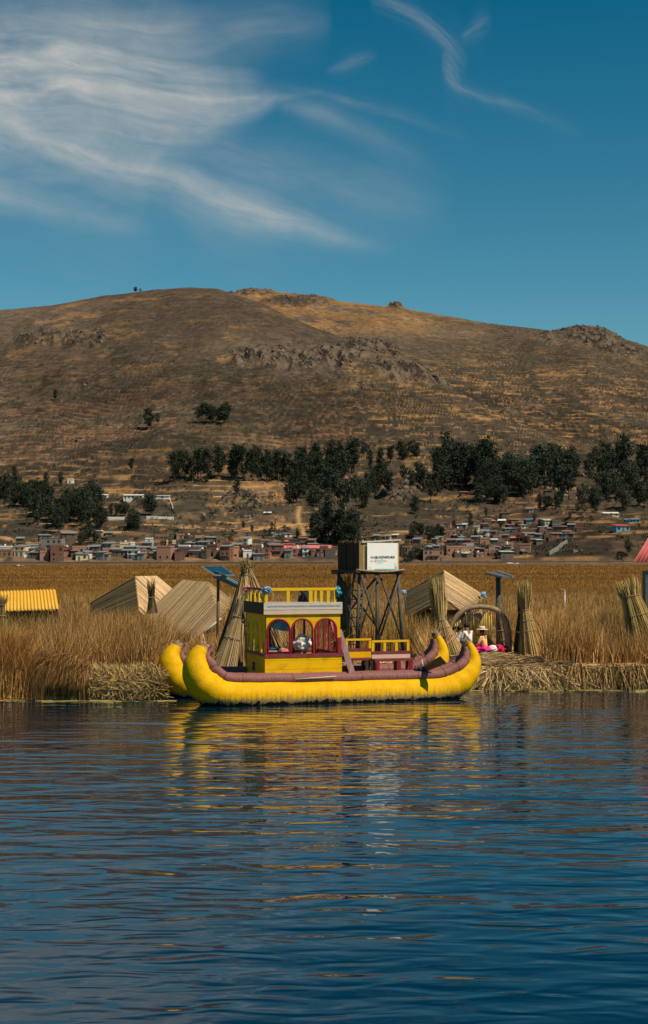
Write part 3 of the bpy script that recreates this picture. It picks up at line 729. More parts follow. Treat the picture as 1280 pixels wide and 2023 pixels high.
for (c_, w_), zs in zip(ar, spr):
    tr = MB(); pts = [W(c_ - w_, NF - T, z_sill), W(c_ - w_, NF - T, zs)] + [W(c_ + w_ * math.cos(a), NF - T, zs + w_ * .98 * math.sin(a)) for a in [math.pi * (1 - i / 14) for i in range(1, 14)]] + [W(c_ + w_, NF - T, zs), W(c_ + w_, NF - T, z_sill)]
    tr.tube(pts, .042, 8); tr.build('arch_trim', M['red'], cab)
sl = MB(); wbox(sl, cu0 - .08, cu1 + .14, NF - T - .06, NF + .05, z_sill - .13, z_sill)
sl.build('window_sill', M['maroon'], cab)
for uu in (cu0 + .03, (ar[0][0] + ar[1][0]) / 2, (ar[1][0] + ar[2][0]) / 2, cu1 - .03):
    st = MB(); wbox(st, uu - .07, uu + .07, NF - T - .03, NF - T + .005, z_sill, z_sill + .62); st.build('window_post', M['red'], cab)
# left end: balustrade board with turned-baluster slots
def endq(mb, ns, z0, z1):  # ns = (n at bottom a, n bottom b, n top b, n top a)
    a, b_, c_, d = ns; U0, U1 = cu0 - .03, cu0 + .03
    mb.hexa([W(U0, a, z0), W(U1, a, z0), W(U1, b_, z0), W(U0, b_, z0), W(U0, d, z1), W(U1, d, z1), W(U1, c_, z1), W(U0, c_, z1)])
for end, ue in ((0, cu0), (1, cu1)):
    ep = MB()
    def endq(mb, ns, z0, z1, ue=ue):
        a, b_, c_, d = ns; U0, U1 = ue - .03, ue + .03
        mb.hexa([W(U0, a, z0), W(U1, a, z0), W(U1, b_, z0), W(U0, b_, z0), W(U0, d, z1), W(U1, d, z1), W(U1, c_, z1), W(U0, c_, z1)])
    zs0, zs1 = z_sill + .03, zf(1228)
    lv = [0, .2, .38, .55, .60, .66, .80, .94, 1.0]; wd = [.16, .15, .10, .02, .012, .05, .085, .04, .0]
    cn = [NF + (NB - NF) * (i + .6) / 4.2 for i in range(4)]; hgt = zs1 - zs0
    for j in range(len(lv) - 1):
        za, zb = zs0 + lv[j] * hgt, zs0 + lv[j + 1] * hgt
        e0 = (NF, NF)
        for c_ in cn:
            sc = 1.3
            endq(ep, (e0[0], c_ - wd[j] * sc, c_ - wd[j + 1] * sc, e0[1]), za, zb); e0 = (c_ + wd[j] * sc, c_ + wd[j + 1] * sc)
        endq(ep, (e0[0], NB, NB, e0[1]), za, zb)
    endq(ep, (NF, NB, NB, NF), zs1, z_top)
    if end == 0: ep.build('slotted_panel', M['yboard'], cab)
    lo = MB(); endq(lo, (NF - .05, NB, NB, NF - .05), z_low, z_sill - .1); lo.build('end_panel', M['yboard'], cab)
    ra = MB(); U0 = ue
    ra.hexa([W(U0 - .06, NF - .05, z_sill - .10), W(U0 + .06, NF - .05, z_sill - .10), W(U0 + .06, NB, z_sill - .10), W(U0 - .06, NB, z_sill - .10), W(U0 - .06, NF - .05, z_sill + .02), W(U0 + .06, NF - .05, z_sill + .02), W(U0 + .06, NB, z_sill + .02), W(U0 - .06, NB, z_sill + .02)])
    ra.build('end_rail', M['maroon'], cab)
ht = MB(); ht.hexa([W(cu0 - .04, 1.9, z_low + .25), W(cu0 - .025, 1.9, z_low + .25), W(cu0 - .025, 2.3, z_low + .25), W(cu0 - .04, 2.3, z_low + .25), W(cu0 - .04, 1.9, z_low + .6), W(cu0 - .025, 1.9, z_low + .6), W(cu0 - .025, 2.3, z_low + .6), W(cu0 - .04, 2.3, z_low + .6)]); ht.build('dark_hole_patch', M['ink'], cab)  # flat black patch painted in place of the dark inside of a hole
# rear frame
rf = MB()
for uu in (cu0, cu0 + .95, cu0 + 2.0, cu0 + 2.45, cu1): wbox(rf, uu - .04, uu + .04, NB - .08, NB, .82, z_top)
wbox(rf, cu0, cu1, NB - .07, NB - .01, z_sill - .12, z_sill - .04)
rf.build('rear_frame', M['red'], cab)
bp_ = MB(); wbox(bp_, cu0, cu1, NB - .05, NB - .02, .85, z_sill - .13); bp_.build('rear_panel', M['yboard'], cab)
# right side posts
rs = MB()
for nn in (1.0, 1.7, 2.4): wbox(rs, cu1 - .05, cu1 + .04, nn - .05, nn + .05, .85, z_top)
rs.bar(W(cu1, .6, z_sill), W(cu1, 1.6, z_top - .3), .07); rs.build('side_frame', M['red'], cab)
# roof with fascia boards and lettering
rof = MB(); wbox(rof, cu0 - .04, cu1 + .04, NF - .06, NB + .06, z_top + .003, z_roof - .05); rof.build('roof', M['plank'], cab)
f1 = MB(); zm = z_top + (z_roof - z_top) * .35
wbox(f1, cu0 - .12, cu1 + .06, NF - .15, NF - .065, z_top - .02, zm); f1.build('lower_fascia', M['pinkwood'], cab)
f2 = MB(); wbox(f2, cu0 - .12, cu1 + .06, NF - .16, NF - .065, zm + .003, z_roof); f2.build('upper_fascia', M['whitewood'], cab)
f3 = MB(); wbox(f3, cu0 - .12, cu0 - .045, NF - .064, NB + .05, z_top - .02, z_roof); f3.build('end_fascia', M['darkwood'], cab)
ltr = MB(); uu = cu0
while uu < cu1 - .05:
    w_ = rnd.uniform(.03, .06)
    if True: wbox(ltr, uu, uu + w_, NF - .164, NF - .161, zm + .11 + rnd.uniform(-.01, .01), zm + .175 + rnd.uniform(-.015, .01))
    uu += w_ - .002
M['faint'] = material('faded_lettering', (.20, .22, .23), (.34, .34, .33), 6, .7)
ltr.build('faded_lettering', M['faint'], cab)
# roof railing
def rail_front(name, pxs, extra):
    r_ = MB()
    for px in pxs: uu = U(px, NF - .1); r_.bar(W(uu, NF - .1, z_roof - .02), W(uu, NF - .1, z_rail), .10, .06)
    return r_
for px, w_ in ((526, .10), (569, .13), (613.5, .15), (623, .11), (634.5, .12), (648, .12), (661.5, .10)):
    uu = U(px, NF - .1); rl = MB(); wbox(rl, uu - w_ / 2, uu + w_ / 2, NF - .13, NF - .07, z_roof - .1, z_rail - .05); rl.build('railing_post', M['ybright'], cab)
rl = MB(); wbox(rl, cu0 - .05, cu1 - .02, NF - .14, NF - .06, z_rail - .05, z_rail + .06); rl.build('handrail', M['ybright'], cab)
for i in range(5): rl = MB(); nn = NF + .2 + (NB - NF - .3) * i / 4; wbox(rl, cu0 - .09, cu0 - .03, nn - .10, nn + .10, z_roof - .05, z_rail - .04); rl.build('railing_post', M['ybright'], cab)
rl = MB(); wbox(rl, cu0 - .10, cu0 - .02, NF - .05, NB, z_rail - .04, z_rail + .05); rl.build('handrail', M['maroon'], cab)
rl = MB(); wbox(rl, cu0, cu1, NB - .04, NB + .02, z_rail - .04, z_rail + .03)
for i in range(5): uu = cu0 + .3 + (cu1 - cu0 - .4) * i / 4; wbox(rl, uu - .05, uu + .05, NB - .03, NB + .01, z_roof - .05, z_rail - .04)
# (the rear rail of the roof is missing in the photograph: only the two sides stand)

def cloth_lump(name, c_, r, mat, seed, label=None, cat=None, parent=None, sq=(1, 1, 1), amp=.35, group=None):
    bm = bmesh.new(); bmesh.ops.create_icosphere(bm, subdivisions=4, radius=1)
    from mathutils import noise as mn
    for v in bm.verts:
        d = v.co.normalized(); k1 = mn.noise(d * 2.1 + Vector((seed, 0, 0))); k2 = abs(mn.noise(d * 4.5 + Vector((0, seed, 0))))
        rr = 1 + amp * k1 * 1.6 - amp * k2 * 1.2
        v.co = Vector((d.x * rr * r * sq[0], d.y * rr * r * sq[1], d.z * rr * r * sq[2]))
        v.co += Vector(c_)
    off = wloc(parent) if parent else Vector((0, 0, 0))
    for v in bm.verts: v.co -= off
    me = bpy.data.meshes.new(name); bm.to_mesh(me); bm.free()
    me.polygons.foreach_set('use_smooth', [True] * len(me.polygons))
    o = link(name, me, parent, mat)
    return tag(o, label, cat, group)
cloth_lump('bundled_cloth', W(cu0 - .03, NF - .12, z_rail - .02), .17, M['blue'], 3, 'blue grey cloth knotted on the near corner of the cabin roof railing', 'cloth', sq=(1.25, .8, .75), amp=.6)
cloth_lump('hanging_cloth', W(cu1 - .12, NF - .12, z_rail - .10), .15, M['cyan'], 5, 'bright cyan cloth draped on the right end of the cabin roof railing', 'cloth', sq=(.8, .7, 1.3), amp=.5)
cloth_lump('small_cloth', W(cu0 - .05, NB - .3, z_rail - .02), .17, M['pink'], 8, 'small faded red cloth tied at the rear corner of the cabin roof railing', 'cloth', sq=(1.1, .8, .8), amp=.5)
cloth_lump('dark_jacket', W(U(604, 2.6), 2.6, z_roof + .16), .28, M['darkcloth'], 9, 'dark jacket heaped on the cabin roof behind the yellow railing', 'cloth', sq=(.9, .7, 1.2), amp=.4)
# things inside
cloth_lump('white_sack', B(598, 1270, .80), .34, M['whitecloth'], 12, 'crumpled white and brown sack standing in the middle cabin window', 'sack', sq=(1.05, .7, .95), amp=.32)
tb = MB(); ub = U(549, 1.1); wbox(tb, ub - .55, ub + .5, .8, 1.5, zf(1288) , zf(1288) + .05); 
t_ = empty('cabin_table', W(ub, 1.15, .82), 'low table with a pink cover inside the left cabin window', 'table')
tb.build('tabletop', M['pink'], t_)
for du, dn in ((-.45, .9), (.4, .9), (-.45, 1.4), (.4, 1.4)):
    lg = MB(); wbox(lg, ub + du - .03, ub + du + .03, dn - .03, dn + .03, .84, zf(1288)); lg.build('leg', M['darkwood'], t_)
cloth_lump('folded_cloth', B(540, 1281, 1.0), .16, M['cyan'], 15, 'small blue cloth lying on the pink table in the cabin', 'cloth', sq=(1.7, 1, .45), amp=.4)
cloth_lump('pink_blanket', B(556, 1284, 1.1), .16, M['pink'], 17, 'pink blanket heaped on the table in the left cabin window', 'blanket', sq=(1.9, 1, .5), amp=.4)
tp = MB(); a, b_, c_, d = B(528, 1222, NB - .4), B(572, 1222, NB - .3), B(572, 1247, NB - .55), B(528, 1237, NB - .6)
g_ = 12; vs = []
for i in range(g_ + 1):
    for j in range(g_ + 1):
        s_, t2 = i / g_, j / g_; p = a * (1 - s_) * (1 - t2) + b_ * s_ * (1 - t2) + c_ * s_ * t2 + d * (1 - s_) * t2
        vs.append(p + Vector((0, .05 * math.sin(s_ * 9 + t2 * 3), -.06 * math.sin(s_ * math.pi) * t2)))
tp.add(vs, [(i * (g_ + 1) + j, (i + 1) * (g_ + 1) + j, (i + 1) * (g_ + 1) + j + 1, i * (g_ + 1) + j + 1) for i in range(g_) for j in range(g_)], True)
o = tp.build('tarpaulin', M['tarp']); sm = o.modifiers.new('thickness', 'SOLIDIFY'); sm.thickness = .012
tag(o, 'light blue tarpaulin hanging under the cabin roof behind the left arch', 'tarpaulin')
# leaning plank right of the cabin
pk = MB(); pk.bar(B(669.5, 1245, .5), B(697, 1333, .1), .24, .05); tag(pk.build('plank', M['plank']), 'worn red and white plank leaning against the right end of the cabin', 'plank')
# pole lying on the gunwale
pl = MB(); pl.tube([B(585, 1342, -.55), B(664, 1336, -.62)], .022, 6); tag(pl.build('pole', M['whitewood']), 'thin pale pole lying along the front gunwale of the boat', 'pole')

# ---- benches on the after deck
def bench(n_, pxa, pxb, label, seatmat, legmat, rail_y, back_y, seat_y, nposts, depth=.55):
    ua, ub = U(pxa, n_), U(pxb, n_)
    z = lambda py: ZZ(py, (ua + ub) / 2, n_)
    t_ = empty('bench', W((ua + ub) / 2, n_, .82), label, 'bench', 'benches on the boat deck')
    m_ = MB(); wbox(m_, ua, ub, n_ - .04, n_ + .04, z(rail_y) - .07, z(rail_y) + .01); m_.build('top_rail', M['ybright'], t_)
    for i in range(nposts):
        uu = ua + .05 + (ub - ua - .1) * i / (nposts - 1); m_ = MB(); wbox(m_, uu - .055, uu + .055, n_ - .03, n_ + .03, z(back_y), z(rail_y) - .07); m_.build('back_post', M['ybright'], t_)
    m_ = MB(); wbox(m_, ua, ub + .03, n_ - .06, n_ + .06, z(back_y) - .12, z(back_y)); m_.build('back_rail', M['maroon'] if seatmat is not M['ybright'] else M['yboard'], t_)
    m_ = MB(); wbox(m_, ua, ub + .03, n_ - .05, n_ + .03, z(seat_y), z(back_y) - .123); m_.build('backrest', seatmat, t_)
    m_ = MB(); wbox(m_, ua - .05, ub + .05, n_ - depth, n_ + .05, z(seat_y) - .09, z(seat_y) - .003); m_.build('seat', M['maroon'] if seatmat is not M['ybright'] else M['whitewood'], t_)
    for uu in (ua + .1, (ua + ub) / 2 + .2, ub - .1):
        for nn in (n_ - depth + .06, n_ - .04):
            m_ = MB(); wbox(m_, uu - .06, uu + .06, nn - .05, nn + .05, .85, z(seat_y) - .093); m_.build('leg', legmat, t_)
    return t_
bench(1.3, 734, 808, 'red and white bench with yellow rail at the near side of the boat deck', M['pinkwood'], M['red'], 1265, 1286, 1300, 4)
bench(2.9, 682, 733, 'yellow bench beside the cabin at the far side of the boat deck', M['yboard'], M['darkwood'], 1262, 1281, 1299, 2)
m_ = MB()
# steering oar resting over the near gunwale
oar = empty('oar', B(840, 1328, -.3), 'dark steering oar with broad brown blade jutting over the near gunwale', 'oar')
a, b_ = B(838, 1322, -.35), B(876, 1303, -1.5)
mid = MB(); ax_ = (b_ - a).normalized(); wv = (ax_.cross(SUNV).normalized() + Vector((0, 0, .9))).normalized(); wv = (wv - ax_ * wv.dot(ax_)).normalized() * .19; tv = ax_.cross(wv).normalized() * .018
mid.hexa([a - wv * .7 - tv, a + wv * .7 - tv, a + wv * .7 + tv, a - wv * .7 + tv, b_ - wv - tv, b_ + wv - tv, b_ + wv + tv, b_ - wv + tv])
mid.build('blade', M['brownwood'], oar)
m_ = MB(); m_.tube([B(800, 1330, .9), B(838, 1322, -.35) , (a + b_) / 2], [.035, .035, .03], 8); m_.build('shaft', M['darkwood'], oar)
cloth_lump('black_bundle', B(834, 1326, -.30), .20, M['darkcloth'], 21, 'black cloth bundle wrapped where the oar crosses the gunwale', 'bundle', sq=(1.5, .8, .8), amp=.5)
m_ = MB(); m_.tube([B(833, 1303, 0), B(836, 1318, -.1)], .03, 6); tag(m_.build('peg', M['whitewood']), 'short pale peg standing beside the oar on the gunwale', 'peg')
# ------------------------------------------------------------------ reed-work on the island
def stalk_col(n, seed, base=(.52, .36, .17), var=.45):
    r = np.random.default_rng(seed); b = np.array(base)
    c_ = b * (1 - var + 2 * var * r.random((n, 1))) ; t = r.random(n) < .22; c_[t] *= .28
    g = r.random(n) < .12; c_[g] *= np.array([.8, 1.0, .6])
    return c_
def stalks(P0, P1, P2, w, col, seed, taper=(1, .9, .5)):
    return ribbons(np.asarray(P0, float), np.asarray(P1, float), np.asarray(P2, float), w, col, seed, taper)

def sheaf(base, tie, top, rb, rt, rtop, n, label, seed, group=None, base_col=(.52, .36, .16), ties=2, name='reed_sheaf', w=.03, squash=1.0):
    """standing bundle of cut reeds: bound at the tie, feathered at the top"""
    base = Vector(base); tie = Vector(tie); top = Vector(top); r = np.random.default_rng(seed)
    root = empty(name, base, label, 'reed bundle', group)
    d = (top - base).normalized(); x = d.cross(Vector((0, 1, 0))).normalized(); y = d.cross(x)
    X3, Y3, D3 = (np.array(q) for q in (x, y, d))
    a = r.uniform(0, 2 * np.pi, n); kk = (np.sqrt(r.random(n)) * .35 + .65) * r.uniform(.78, 1.14, n)
    def ring(c_, rad, jit=0.0):
        return np.array(c_) + X3 * (np.cos(a + jit) * rad * kk)[:, None] + Y3 * (np.sin(a + jit) * rad * kk * squash)[:, None]
    P0 = ring(base, rb); P1 = ring(tie, rt, .15); P2 = ring(top, rtop, .3) + D3 * (r.uniform(-.45, .12, n) * (top - tie).length)[:, None] + r.normal(size=(n, 3)) * .03
    mid0 = (P0 + P1) / 2
    V1 = stalks(P0, mid0, P1, w, stalk_col(n, seed, base_col), seed); V2 = stalks(P1, (P1 + P2) / 2, P2, w * .9, stalk_col(n, seed + 1, tuple(q * .8 for q in base_col)), seed, (1, .8, .3))
    v, q, c_ = merge([V1, V2]); np_mesh('stalks', v, quads=q, col=c_, mat=M['straw'], parent=root)
    core = MB(); core.col = (.25, .17, .07); core.tube([base, tie, tie.lerp(top, .6)], [rb * .62, rt * .8, rtop * .4], 12); core.build('core', M['straw'], root, colors=True)
    for i in range(ties):
        t = 1 - i * .42 / max(1, ties - 1) if ties > 1 else 1
        c_ = base.lerp(tie, t); rr = rb + (rt - rb) * t + .03
        tm = MB(); tm.tube([c_ + x * math.cos(q) * rr + y * math.sin(q) * rr * squash for q in [j * math.pi / 8 for j in range(17)]], .020, 6, cap=False); tm.build('tie', M['wicker'], root)
    return root

def reed_plane(name, top, bot, n, seed, parent, base_col, w=.075, over=.26, thick=.07):
    """thatch: thick reed strips laid from the ridge polyline to the eave polyline, uneven at the eave"""
    r = random.Random(seed)
    def along(pl, t):
        L_ = [0]; 
        for a, b_ in zip(pl[:-1], pl[1:]): L_.append(L_[-1] + (b_ - a).length)
        s_ = t * L_[-1]
        for i in range(len(pl) - 1):
            if s_ <= L_[i + 1] + 1e-9: return pl[i].lerp(pl[i + 1], (s_ - L_[i]) / max(1e-6, L_[i + 1] - L_[i]))
        return pl[-1]
    mb = MB()
    for layer in range(2):
        for i in range(n):
            t = min(1, max(0, (i + .5 + r.uniform(-.3, .3)) / n)); a = along(top, t); b_ = along(bot, t); d = b_ - a; b_ = b_ + d.normalized() * r.uniform(-over, over * .6)
            t2 = min(1, t + 1.0 / n); side = (along(top, t2) - a) + (along(bot, t2) - along(bot, t)); 
            if side.length < 1e-5: side = (a - along(top, t - 1.0 / n))
            nr_ = d.cross(side).normalized(); 
            if nr_.z < 0: nr_ = -nr_
            v_ = r.uniform(.72, 1.22) if r.random() > .06 else .42
            mb.col = tuple(q * v_ * (1 if layer else .8) for q in base_col); off = nr_ * (r.uniform(0, .014) - layer * thick)
            m_ = a.lerp(b_, r.uniform(.35, .65)) + nr_ * r.uniform(-.01, .012)
            mb.tube([a + off, m_ + off, b_ + off], [w * .5, w * .55, w * .35], 4, smooth=False)
    # backing mat
    T_ = [along(top, i / 8) for i in range(9)]; Bm = [along(bot, i / 8) for i in range(9)]; mb.col = tuple(q * .5 for q in base_col)
    dn = Vector((0, 0, -thick * .5))
    mb.add([p + dn for p in T_] + [p + dn for p in Bm], [(i, i + 1, i + 10, i + 9) for i in range(8)])
    return mb.build(name, M['straw'], parent, colors=True)

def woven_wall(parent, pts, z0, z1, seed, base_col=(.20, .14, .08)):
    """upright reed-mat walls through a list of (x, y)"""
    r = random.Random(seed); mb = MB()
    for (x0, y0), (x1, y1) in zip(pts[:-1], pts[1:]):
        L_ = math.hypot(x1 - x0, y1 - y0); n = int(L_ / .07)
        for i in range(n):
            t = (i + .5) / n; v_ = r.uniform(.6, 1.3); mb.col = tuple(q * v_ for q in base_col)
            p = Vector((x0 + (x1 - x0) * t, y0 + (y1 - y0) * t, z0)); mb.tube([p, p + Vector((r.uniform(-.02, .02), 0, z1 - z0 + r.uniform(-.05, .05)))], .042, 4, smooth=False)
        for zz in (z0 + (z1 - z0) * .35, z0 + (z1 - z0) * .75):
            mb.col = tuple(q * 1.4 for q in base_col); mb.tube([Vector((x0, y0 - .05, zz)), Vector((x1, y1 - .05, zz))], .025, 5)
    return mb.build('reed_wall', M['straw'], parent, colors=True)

TANC = (.86, .59, .31)
# --- hut 1 (back left)
h1 = empty('reed_hut', P(262, 1240, 88), 'pale reed-thatched hut furthest left, half hidden by the golden reeds', 'hut', 'reed huts')
Bp, Ap = P(267, 1139, 88), P(309, 1138, 91); Cp = P(275, 1209, 85.5)
reed_plane('roof_slope', [Bp, Cp], [P(178, 1191, 91), P(180, 1236, 89.5)], 52, 1, h1, (.50, .34, .16), w=.062)  # left slope coloured darker than the right, its shade painted in
reed_plane('roof_slope', [Cp, Bp, Ap], [P(300, 1236, 85.5), P(322, 1195, 88), P(343, 1166, 91)], 62, 2, h1, TANC, w=.062)
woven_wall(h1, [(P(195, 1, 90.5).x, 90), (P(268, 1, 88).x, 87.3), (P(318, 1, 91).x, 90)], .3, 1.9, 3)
# --- hut 2
h2 = empty('reed_hut', P(380, 1290, 82), 'large tan reed-thatched hut beside the pointed reed cone', 'hut', 'reed huts')
Bp, Ap, Cp = P(410, 1150, 82.5), P(360, 1146, 85.5), P(433, 1221, 79.5)
reed_plane('roof_slope', [Cp, Bp, Ap], [P(390, 1260, 79.5), P(330, 1255, 82), P(281, 1219, 85.5)], 110, 4, h2, TANC, w=.05)
reed_plane('roof_slope', [Cp, Bp], [P(436, 1224, 79.6), P(457, 1184, 84)], 46, 5, h2, (.78, .54, .28), w=.055)
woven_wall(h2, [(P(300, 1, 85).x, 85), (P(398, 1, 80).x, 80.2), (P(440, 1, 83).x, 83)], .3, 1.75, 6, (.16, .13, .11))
m_ = MB(); m_.tube([P(388, 1262, 79.3), P(436, 1222, 79.2)], .06, 6); m_.tube([P(400, 1252, 79.1), P(409, 1290, 79.1)], .05, 6); m_.build('eave_pole', M['whitewood'], h2)
# --- hut 3 (right)
h3 = empty('reed_hut', P(890, 1290, 84), 'reed-thatched hut right of the sign tower with a dark reed wall', 'hut', 'reed huts')
Bp, Cp = P(877, 1127, 85), P(879, 1184, 82)
reed_plane('roof_slope', [Cp, Bp], [P(803, 1221, 85.5), P(798, 1171, 88.5)], 52, 7, h3, (.56, .38, .18), w=.06)  # duller reed colour paints in the weaker light on this side
reed_plane('roof_slope', [Cp, Bp], [P(916, 1210, 82.5), P(956, 1176, 86)], 46, 8, h3, (.76, .53, .27), w=.06)
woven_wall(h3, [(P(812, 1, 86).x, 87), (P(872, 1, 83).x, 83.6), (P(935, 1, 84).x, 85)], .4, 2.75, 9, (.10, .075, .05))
for a, b_ in (((880, 1184), (907, 1198)), ((799, 1170), (803, 1222))):
    m_ = MB(); m_.tube([P(*a, 81.8), P(*b_, 82 if a[0] > 850 else 86)], .035, 6); m_.build('batten', M['whitewood'], h3)
cloth_lump('blue_tie', P(798, 1170, 87.5), .14, M['tarp'], 31, 'blue plastic knotted at the left eave of the right reed hut', 'plastic knot')
cloth_lump('blue_tie', P(955, 1175, 85.2), .16, M['tarp'], 33, 'blue plastic knotted at the right eave tip of the right reed hut', 'plastic knot')

# --- yellow and pink corrugated roofs
def corrugated(parent, a, b_, c_, d, waves, amp, mat, name='roof'):
    """a,b upper edge; d,c lower edge; ribs run down the slope"""
    nu = waves * 8; nv = 2; vs = []; nrm = (b_ - a).cross(d - a).normalized()
    if nrm.z < 0: nrm = -nrm
    for k2 in range(2):
        for i in range(nu + 1):
            s_ = i / nu; h_ = amp * math.sin(s_ * waves * 2 * math.pi)
            for j in range(nv + 1):
                t = j / nv; vs.append((a * (1 - s_) + b_ * s_) * (1 - t) + (d * (1 - s_) + c_ * s_) * t + nrm * (h_ - k2 * .02))
    st_ = (nu + 1) * (nv + 1); fs = []
    for k2 in range(2):
        fs += [(k2 * st_ + i * (nv + 1) + j, k2 * st_ + (i + 1) * (nv + 1) + j, k2 * st_ + (i + 1) * (nv + 1) + j + 1, k2 * st_ + i * (nv + 1) + j + 1) for i in range(nu) for j in range(nv)]
    fs += [(i * (nv + 1) + nv, (i + 1) * (nv + 1) + nv, st_ + (i + 1) * (nv + 1) + nv, st_ + i * (nv + 1) + nv) for i in range(nu)]
    mb = MB(); mb.add(vs, fs, True); return mb.build(name, mat, parent)
ys = empty('reed_shed', P(30, 1240, 82), 'low shed with a yellow corrugated roof above the reeds at the left', 'shed')
corrugated(ys, P(-70, 1170, 84.5), P(110, 1164, 84.5), P(117, 1203, 82), P(-78, 1210, 82), 28, .035, M['ytin'])
corrugated(ys, P(-70, 1170, 84.5), P(110, 1164, 84.5), P(117, 1192, 87), P(-78, 1198, 87), 28, .035, M['ytin'], 'rear_roof')
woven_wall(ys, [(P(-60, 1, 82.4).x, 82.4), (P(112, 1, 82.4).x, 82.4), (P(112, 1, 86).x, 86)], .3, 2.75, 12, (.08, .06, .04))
sheaf(P(2, 1245, 80), P(4, 1195, 80), P(8, 1176, 80), .25, .16, .3, 120, 'small dark reed tuft standing before the yellow corrugated roof', 41, name='reed_tuft')
pv = empty('pavilion', P(1330, 1300, 75), 'open pavilion with pink corrugated roof on dark posts at the right edge', 'pavilion')
corrugated(pv, P(1288, 1052, 75.4), P(1350, 1052, 75.4), P(1384, 1110, 74), P(1253, 1110, 74), 17, .035, M['ptin'])
corrugated(pv, P(1288, 1052, 75.4), P(1350, 1052, 75.4), P(1382, 1108, 76.8), P(1255, 1108, 76.8), 17, .035, M['ptin'], 'rear_roof')
pv_side = MB(); pv_side.slab([P(1288, 1052, 75.4), P(1254, 1109, 74.05), P(1256, 1107, 76.75)], .03); pv_side.build('side_roof', M['ptin'], pv)
for px in (1279, 1365):
    for yy in (74.4, 76.4):
        m_ = MB(); xx = (px - CX) / F * 74.4 + (.3 if yy > 75 else 0); m_.bar((xx, yy, .5), (xx, yy, 5.0), .22); m_.build('post', M['steel'], pv)

# --- reed cone behind the cabin
YC = 68.0
base = P(504, 1325, YC); apex = P(487, 1128, YC)
cone = empty('reed_cone', base, 'tall pointed cone of bundled reeds rising behind the boat cabin', 'reed cone')
r = np.random.default_rng(51); n = 2400
a = r.uniform(0, 2 * np.pi, n); grp = np.floor(a / (2 * np.pi) * 9); a = (grp + .12 + .76 * ((a / (2 * np.pi) * 9) - grp)) / 9 * 2 * np.pi
hgt = apex.z - base.z
P0 = np.stack([base.x + np.cos(a) * 1.85 + r.normal(size=n) * .08, YC + np.sin(a) * 1.5, np.full(n, base.z)], 1)
P2 = np.stack([apex.x + np.cos(a) * .10 + r.normal(size=n) * .05, YC + np.sin(a) * .10, apex.z + r.uniform(-.5, .25, n)], 1)
low = r.random(n) < .5; P2[low] = P0[low] + (P2[low] - P0[low]) * r.uniform(.5, .8, low.sum())[:, None]
P1 = (P0 + P2) / 2 + np.stack([np.cos(a) * .05, np.sin(a) * .05, np.zeros(n)], 1)
colc = stalk_col(n, 52, (.62, .42, .20), .42); colc[(grp.astype(int) % 3) == 1] *= .40  # every third stalk group darkened to paint shaded openings between bundles
v, q, c_ = stalks(P0, P1, P2, .045, colc, 53, (1, .9, .5)); np_mesh('stalks', v, quads=q, col=c_, mat=M['straw'], parent=cone)
cr_ = MB(); cr_.col = (.07, .05, .03); cr_.tube([base, base.lerp(apex, .5), apex], [1.5, .78, .07], 20); cr_.build('core', M['straw'], cone, colors=True)
for py in (1228, 1175):
    t = (1325 - py) / 195; c2 = base.lerp(apex, t); rr = 1.62 * (1 - t) + .12
    m_ = MB(); m_.tube([c2 + Vector((math.cos(q_) * rr, math.sin(q_) * rr * .95, .06 * math.sin(q_ * 3))) for q_ in [j * math.pi / 12 for j in range(25)]], .045, 6, cap=False); m_.build('tie', M['wicker'], cone)
v, q, c_ = stalks(P2[:260] * 0 + np.array(apex) + r.normal(size=(260, 3)) * .08 - np.array([0, 0, .9]), P2[:260] * 0 + np.array(apex) + r.normal(size=(260, 3)) * .12, np.array(apex) + r.normal(size=(260, 3)) * np.array([.18, .14, .16]) + np.array([0, 0, .28]), .035, stalk_col(260, 55, (.34, .24, .10)), 56); np_mesh('tuft', v, quads=q, col=c_, mat=M['straw'], parent=cone)
# big slanting bundle leaning on the cone
def leaner(name, a, b_, r0, r1, n, label, seed, col=(.58, .42, .22)):
    return sheaf(a, Vector(a).lerp(Vector(b_), .72), b_, r0, r1, r1 * 1.2, n, label, seed, base_col=col, name=name, ties=2, w=.035)
leaner('leaning_sheaf', P(443, 1322, 65.9), P(480, 1180, 66.6), .50, .20, 420, 'pale bundle of cut reeds leaning on the left side of the reed cone', 61)
leaner('leaning_sheaf', P(500, 1325, 65.9), P(487, 1200, 66.4), .26, .16, 220, 'slim reed bundle leaning on the front of the reed cone', 63, (.66, .48, .26))
# thatched shelf at the cone shoulder
# --- standing sheaves
G = 'reed bundles standing on the island'
sheaf(P(868, 1296, 74.5), P(862, 1205, 74.5), P(861, 1142, 74.5), .46, .24, .36, 520, 'tall green and gold reed bundle standing left of the arch', 71, G, (.62, .46, .14), 3)
sheaf(P(893, 1300, 74), P(872, 1225, 74), P(866, 1150, 74.2), .66, .22, .30, 520, 'splayed pale reed bundle leaning right of the green-gold bundle', 72, G, (.86, .62, .27), 3)
sheaf(P(1054, 1301, 73.5), P(1037, 1205, 73.5), P(1034, 1153, 73.5), .72, .20, .36, 620, 'tall splayed reed bundle standing between the arch and the street lamp', 73, G, (.80, .56, .22), 3)
sheaf(P(1030, 1300, 74.6), P(1034, 1210, 74.3), P(1036, 1162, 74.2), .42, .24, .34, 300, 'dark reed bundle tucked behind the splayed bundle right of the arch', 74, G, (.16, .12, .06), 2)
sheaf(P(1000, 1290, 75.6), P(990, 1245, 75.6), P(986, 1195, 75.6), .28, .20, .18, 160, 'slim pale reed bundle tied against the right solar panel post', 75, G, (.58, .42, .22), 2)
